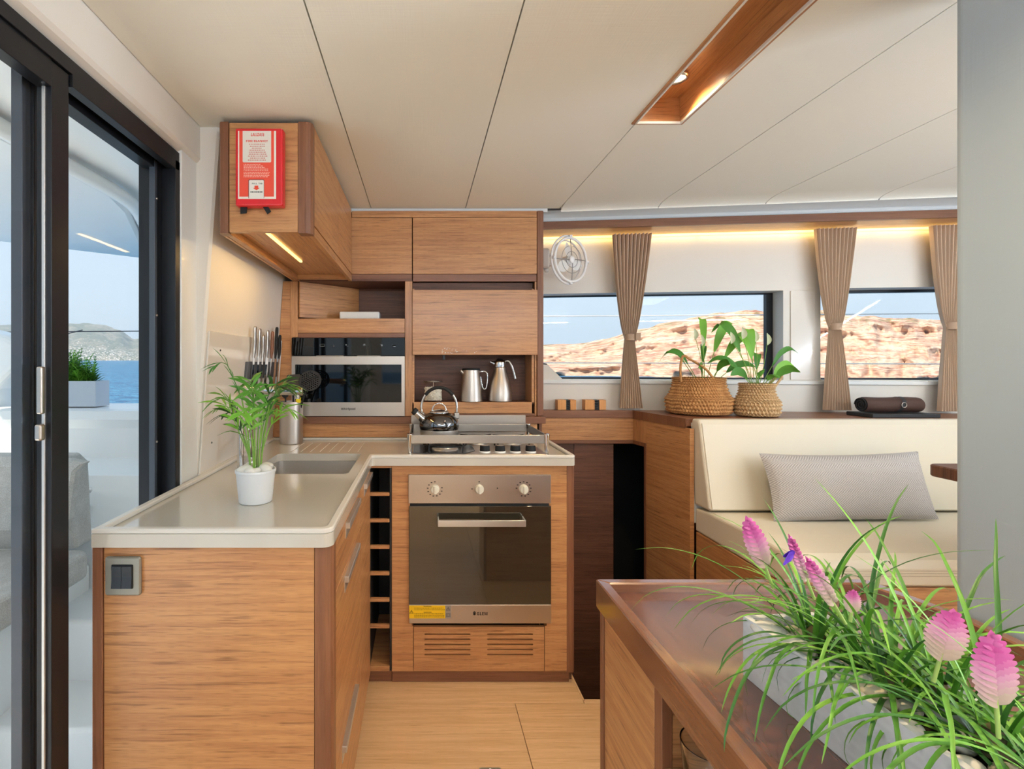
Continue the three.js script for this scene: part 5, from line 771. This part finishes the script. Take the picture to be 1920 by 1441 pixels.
// ---- sofa
{ const t = thing('saloon_sofa', 'cream leather saloon sofa under the windows', 'sofa', [2.4, 0, 2.0]);
  part('base_panel', [bx(1.288, 1.306, 0, 0.564, 1.74, 2.30, { grain: 'z' }), bx(1.288, 3.6, 0, 0.564, 1.722, 1.74)], M.veneer, t);
  part('base_top', bx(1.306, 3.6, 0.545, 0.564, 1.74, 2.33), M.dark, t);
  const puff = (g) => g;
  part('back_cushion', sideExt([[2.315, 0.688], [2.205, 0.690], [2.192, 0.70], [2.272, 1.07], [2.285, 1.089], [2.305, 1.0925], [2.335, 1.090], [2.342, 1.07]], 1.287, 3.6, { bev: 0.012, bseg: 3 }), M.cream, t);
  part('back_shell', sideExt([[2.344, 0.60], [2.318, 0.60], [2.318, 0.68], [2.344, 1.07]], 1.289, 3.6), M.white, t);
  part('seat_cushion', sideExt([[2.31, 0.566], [2.31, 0.672], [2.2, 0.683], [1.9, 0.690], [1.735, 0.682], [1.708, 0.668], [1.700, 0.64], [1.712, 0.58], [1.73, 0.566]], 1.289, 3.6, { bev: 0.012, bseg: 3 }), M.cream, t);
  for (const y of [0.632, 0.622, 0.612]) part('seat_seam', bar(V(1.305, y, 1.7005 + (0.64 - y) * 0.2), V(3.58, y, 1.7005 + (0.64 - y) * 0.2), 0.0018, 6), std({ color: 0xc9bda6, roughness: 0.6 }), t);
  part('piping', [bar(V(1.300, 0.70, 2.190), V(1.300, 1.075, 2.272), 0.0022, 6), bar(V(1.302, 0.685, 2.19), V(1.302, 0.683, 1.735), 0.0022, 6)], M.cream, t);
}
// ---- cushion leaning on the sofa back
{ const w = 0.70, h = 0.285, t = part('throw_pillow', (() => {
    const f = (side) => grid(48, 26, (u, v) => { const x = (u - 0.5) * w, y = (v - 0.5) * h, ex = 1 - Math.pow(Math.abs(u - 0.5) * 2, 3.2), ey = 1 - Math.pow(Math.abs(v - 0.5) * 2, 2.6), b = 0.062 * Math.pow(Math.max(0, ex * ey), 0.55), pinch = 1 - 0.045 * (1 - Math.pow(Math.abs(v - 0.5) * 2, 2)), pv = 1 - 0.09 * (1 - Math.pow(Math.abs(u - 0.5) * 2, 2)) * (v > 0.5 ? 1 : 0.3); const wr = 0.005 * Math.sin(u * 23 + v * 3) * ex * sstep(0.55, 1, v) * ey; return new THREE.Vector3(x * pinch, y * pv, side * (b + wr)); });
    const a = f(1), b = f(-1); for (const g of [a, b]) { const uv = g.attributes.uv; for (let i = 0; i < uv.count; i++) uv.setXY(i, uv.getX(i) * w, uv.getY(i) * h); }
    return join([a, b]); })().rotateZ(0.012).rotateX(-0.30).translate(1.832, 0.827, -2.11), M.twill, scene); tag(t, 'grey herringbone cushion leaning on the cream sofa', 'cushion'); }
// ---- saloon table
{ const t = thing('saloon_table', 'dark wooden table edge showing beside the pillar', 'table', [2.5, 0, 1.35]);
  part('table_top', planExt(rrect(1.745, 3.3, 0.98, 1.70, 0.03), 0.966, 1.006, { bev: 0.004 }), M.dark, t);
  part('pedestal', lathe([[0.26, 0], [0.26, 0.02], [0.06, 0.05], [0.05, 0.1], [0.05, 0.9], [0.12, 0.955], [0.12, 0.9655]], 2.5, 0, 1.35, 28), M.steel, t);
}
// ---- pillar
{ const t = thing('pillar', 'broad pale grey pillar at the right edge', 'pillar', [1.2, 0, 0.87]); t.userData.kind = 'structure';
  part('shaft', planExt(rrect(1.032, 1.42, 0.80, 0.957, 0.022, 8), 0, CY - 0.001), M.pillar, t);
}
// ---- island counter
const IL = 0.88, IS = 0.86;
const XRt = (d) => Math.min(1.022, 0.9715 + (1.073 - d) * 0.317);
{ const t = thing('island_counter', 'walnut topped island counter in the foreground', 'island', [0.7, 0, 0.6]);
  const n = 0.10, f = 1.073;
  part('top', planExt([[0.40, n], [XRt(n) - 0.02, n], [1.002, 0.914], [XRt(f) - 0.02, f - 0.018], [0.40, f - 0.018]], 0.822, IS, { grain: 'z' }), M.islandTop, t);
  part('top_edge', planExt([[0.3825, n], [0.405, n], [0.405, f - 0.02], [0.3825, f]], 0.818, IL, { grain: 'z', bev: 0.003 }), M.islandEdge, t);
  part('top_edge', planExt([[0.3825, f], [0.405, f - 0.02], [XRt(f) - 0.022, f - 0.02], [XRt(f), f]], 0.818, IL, { bev: 0.003 }), M.islandEdge, t);
  part('top_edge', planExt([[XRt(n) - 0.022, n], [XRt(n), n], [1.022, 0.914], [XRt(f), f], [XRt(f) - 0.022, f - 0.02], [1.0, 0.914]], 0.818, IL, { grain: 'z', bev: 0.003 }), M.islandEdge, t);
  part('back_post', bx(0.388, 0.405, 0, 0.8175, 1.05, 1.066, { grain: 'y' }), M.trim, t);
  part('side_panel', bx(0.392, 0.404, 0, 0.8175, 0.827, 1.049, { grain: 'z' }), M.veneer, t);
  part('front_post', bx(0.392, 0.410, 0, 0.8175, 0.800, 0.826, { grain: 'y' }), M.trim, t);
  part('partition', bx(0.41, 0.96, 0, 0.8175, 0.802, 0.822), M.veneer, t);
  part('back_panel', bx(0.405, 0.955, 0, 0.8175, 1.045, 1.064), M.veneer, t);
  part('shelf', bx(0.396, 1.0, 0.676, 0.692, 0.10, 0.80), M.veneer, t);
  part('right_panel', planExt([[XRt(0.1) - 0.04, 0.1], [XRt(0.1) - 0.02, 0.1], [XRt(1.05) - 0.01, 1.05], [XRt(1.05) - 0.03, 1.05]], 0, 0.8175, { grain: 'z' }), M.veneer, t);
}
{ const X = 0.418, D = 0.715, Y = 0.6925, t = thing('drinking_glass', 'clear drinking glass on the island shelf', 'glass', [X, Y, D]);
  part('tumbler', lathe([[0, 0.0005], [0.026, 0.0005], [0.028, 0.003], [0.037, 0.104], [0.0365, 0.1055], [0.0345, 0.104], [0.0265, 0.008], [0, 0.007]], X, Y, D, 48), M.glassSolid, t); }
// ---- stone planter with bromeliads
const PL = { ox: 0.507, od: 0.773, ax: Math.atan2(0.0256, 0.293) };
const inP = (a, b, y) => V(PL.ox + a * Math.cos(PL.ax) + b * Math.sin(PL.ax), y, PL.od + a * Math.sin(PL.ax) - b * Math.cos(PL.ax));   // a across, b towards the camera
{ const q = (a, b) => { const p = inP(a, b, 0); return [p.x, -p.z]; }, W = 0.135, L = 0.60, t = thing('stone_planter', 'long white marbled planter box on the island counter', 'planter', [0.6, IS, 0.5]);
  part('box', planExt([q(0, 0), q(0, L), q(W, L), q(W, 0)], IS + 0.0005, IS + 0.094, { grain: 'z', holes: [[q(0.009, 0.009), q(0.009, L - 0.009), q(W - 0.009, L - 0.009), q(W - 0.009, 0.009)]] }), M.marble, t);
  part('soil', planExt([q(0.009, 0.009), q(0.009, L - 0.009), q(W - 0.009, L - 0.009), q(W - 0.009, 0.009)], IS + 0.001, IS + 0.074), M.soil, t);
}
{ const r = rng(91), GX = new THREE.SphereGeometry(1, 12, 8);
  for (let k = 0; k < 34; k++) {
    const b = 0.03 + 0.40 * k / 33 + (r() - 0.5) * 0.01, a = [0.026, 0.108, 0.05, 0.085][k % 4] + (r() - 0.5) * 0.012, s = 0.012 + 0.009 * r(), p = inP(a, b, IS + 0.0745 + s * 0.55);
    const m = new THREE.Mesh(GX, k % 5 === 2 ? M.pebbleTan : M.pebble); m.name = numbered('pebble'); m.scale.set(s * 1.3, s * 0.6, s); m.rotation.y = r() * 6; m.position.copy(p); scene.add(m);
    tag(m, k % 5 === 2 ? 'smooth tan pebble on the soil of the marbled planter' : 'smooth white pebble on the soil of the marbled planter', 'pebble', k % 5 === 2 ? 'tan pebbles in the planter' : 'white pebbles in the planter');
  } }
// bromeliads: arching strap leaves and pink bract plumes
M.pink = std({ color: 0xe35ab4, roughness: 0.5 }); M.pinkPale = std({ color: 0xeec0d6, roughness: 0.5 }); M.pinkDeep = std({ color: 0xd23aa0, roughness: 0.5 }); M.purple = std({ color: 0x6a35c9, roughness: 0.5 }); M.bractGreen = std({ color: 0xa9c76a, roughness: 0.55 });
M.brom = [0x5f9a32, 0x4b8428, 0x78b23f, 0x3f7430, 0x6aa53a].map((c) => std({ color: c, roughness: 0.42 }));
const bractCols = [[0.55, 0.42, 0.34], [0.68, 0.34, 0.48], [0.62, 0.13, 0.38], [0.56, 0.05, 0.29]], bractMats = {}, bractMat = (q) => { const k = Math.round(q * 8); return bractMats[k] ??= std({ color: new THREE.Color().setRGB(...[0, 1, 2].map((i) => lerp(bractCols[Math.min(2, Math.floor(k / 8 * 3))][i], bractCols[Math.min(3, Math.floor(k / 8 * 3) + 1)][i], (k / 8 * 3) % 1))), roughness: 0.5 }); };
function plume(t, base, tip, w, pale) {        // flat feather of overlapping bracts on a stalk
  const ax = tip.clone().sub(base), L = ax.length(), u = ax.clone().normalize(), view = new THREE.Vector3(-0.35, 0.1, 1).normalize(), s = u.clone().cross(view).normalize(), f = s.clone().cross(u).normalize();
  const n = 10, fl = part('flower_plume', tube([base.clone().addScaledVector(u, -L * 0.45), base.clone().addScaledVector(u, -L * 0.1), base.clone().addScaledVector(u, L * 0.12)], 0.0019, 10, 6), M.bractGreen, t, 'pink feather-shaped bloom');
  for (let i = 0; i < n; i++) for (const k of [-1, 1]) {
    const q = (i + (k > 0 ? 0.5 : 0)) / n, p = base.clone().addScaledVector(u, L * 0.84 * q).addScaledVector(f, 0.001 * (n - i) / n), ww = w * Math.pow(Math.sin(Math.PI * clamp(0.25 + 0.68 * q)), 0.8), e = p.clone().addScaledVector(s, k * ww * 0.52).addScaledVector(u, L * 0.13), m = p.clone().addScaledVector(s, k * ww * 0.24).addScaledVector(u, L * 0.09).addScaledVector(f, 0.002);
    part('bract', ribbon([p.clone().addScaledVector(s, -k * ww * 0.06), m, e], (x) => L * 0.155 * Math.sin(Math.PI * clamp(0.22 + 0.70 * x)), u, 6, 0.12), bractMat(clamp(q * 1.15 - (pale ? 0.22 : 0.05))), fl);
  }
  part('bract', ribbon([base.clone().addScaledVector(u, L * 0.72), base.clone().addScaledVector(u, L * 0.88), tip], (x) => w * 0.42 * Math.pow(1 - x, 0.7) + 0.0005, s, 6, 0.2), bractMat(1), fl);
  return fl;
}
function bromeliad(a, b, seed, nl, Lmin, Lmax, label) {
  const r = rng(seed), p0 = inP(a, b, IS + 0.074), t = thing('bromeliad', label, 'bromeliad', [p0.x, p0.y, -p0.z], 'pink bromeliads in the planter');
  for (let k = 0; k < nl; k++) {
    const az = k * 2.39996 + r() * 0.5, L = lerp(Lmin, Lmax, r()) * (k > nl * 0.8 ? 0.8 : 1), el = lerp(0.3, 1.3, Math.pow(r(), 1.25)), c = Math.cos(az), s = Math.sin(az), rb = 0.012 * (1 - k / nl) + 0.002, bp = p0.clone().add(new THREE.Vector3(c * rb, 0.002, s * rb));
    // the leaf leaves at angle el and bends down steadily along its length
    const bend = lerp(1.1, 2.5, r()) * (el > 1.1 ? 0.55 : 1), pts = [bp]; let th = el + 0.25, q = bp.clone();
    for (let i = 1; i <= 7; i++) { th -= bend / 7 * (0.5 + i / 7); const tw = 0.12 * (r() - 0.5); q = q.clone().add(new THREE.Vector3(Math.cos(az + tw) * Math.cos(th), Math.sin(th), Math.sin(az + tw) * Math.cos(th)).multiplyScalar(L / 7)); if (q.y < IS + 0.004) q.y = IS + 0.004; pts.push(q); }
    part('leaf', ribbon(pts, (x) => 0.0064 * Math.pow(1 - x, 0.5) * (1 + 0.5 * Math.max(0, 1 - x * 7)) + 0.0003, new THREE.Vector3(-s, 0, c), 16, 0.4), M.brom[Math.floor(r() * 5)], t);
  }
  part('leaf_base', lathe([[0.016, 0], [0.018, 0.012], [0.011, 0.030], [0.004, 0.038]], p0.x, p0.y, -p0.z, 14), std({ color: 0x6d6247, roughness: 0.6 }), t);
  return t;
}
{ let t = bromeliad(0.055, 0.07, 501, 50, 0.14, 0.29, 'bromeliad at the far end with a plume leaning left');
  plume(t, V(0.4900, 1.0624, 0.700), V(0.4626, 1.1339, 0.700), 0.028);
  t = bromeliad(0.085, 0.11, 502, 38, 0.14, 0.29, 'bromeliad with a slim plume and a purple petal');
  const f = plume(t, V(0.5258, 1.0565, 0.670), V(0.5010, 1.1184, 0.670), 0.013); part('petal', [ribbon([V(0.5045, 1.0912, 0.665), V(0.4951, 1.0910, 0.662), V(0.4864, 1.0803, 0.660)], (x) => 0.016 * Math.sin(Math.PI * clamp(0.1 + 0.8 * x)), new THREE.Vector3(0.4, 1, 0), 6, 0.3), ribbon([V(0.5045, 1.0912, 0.665), V(0.4965, 1.0953, 0.662), V(0.4864, 1.0917, 0.660)], (x) => 0.012 * Math.sin(Math.PI * clamp(0.1 + 0.8 * x)), new THREE.Vector3(0, 1, 0.3), 6, 0.3)], M.purple, f);
  t = bromeliad(0.06, 0.17, 503, 44, 0.14, 0.29, 'bromeliad with a long diagonal plume in the planter middle');
  plume(t, V(0.5119, 1.0530, 0.610), V(0.4774, 1.1113, 0.610), 0.018, true);
  t = bromeliad(0.095, 0.20, 504, 38, 0.14, 0.29, 'bromeliad with a short pink bud');
  plume(t, V(0.5257, 1.0474, 0.600), V(0.5283, 1.0748, 0.600), 0.018, true);
  t = bromeliad(0.075, 0.265, 505, 42, 0.14, 0.29, 'bromeliad with a broad oval pink bloom');
  plume(t, V(0.5494, 1.0374, 0.520), V(0.5641, 1.0911, 0.520), 0.036, true);
  t = bromeliad(0.07, 0.335, 506, 38, 0.14, 0.29, 'bromeliad nearest the camera with a tall pink bloom');
  plume(t, V(0.5390, 1.0310, 0.460), V(0.5340, 1.1010, 0.460), 0.034);
}
// ---- floor ring pull
{ const t = thing('floor_pull', 'small flush steel ring pull in the floor board', 'ring pull', [0.22, 0, 1.62]); part('plate', planExt(rrect(0.19, 0.268, 1.60, 1.64, 0.012), 0.0003, 0.0025), M.steel, t); part('ring', new THREE.TorusGeometry(0.012, 0.002, 6, 20).rotateX(Math.PI / 2).translate(0.229, 0.004, -1.62), M.chrome, t); }
scene.traverse((o) => { if (o.isMesh) { o.castShadow = true; o.receiveShadow = true; } });
renderer.render(scene, camera);
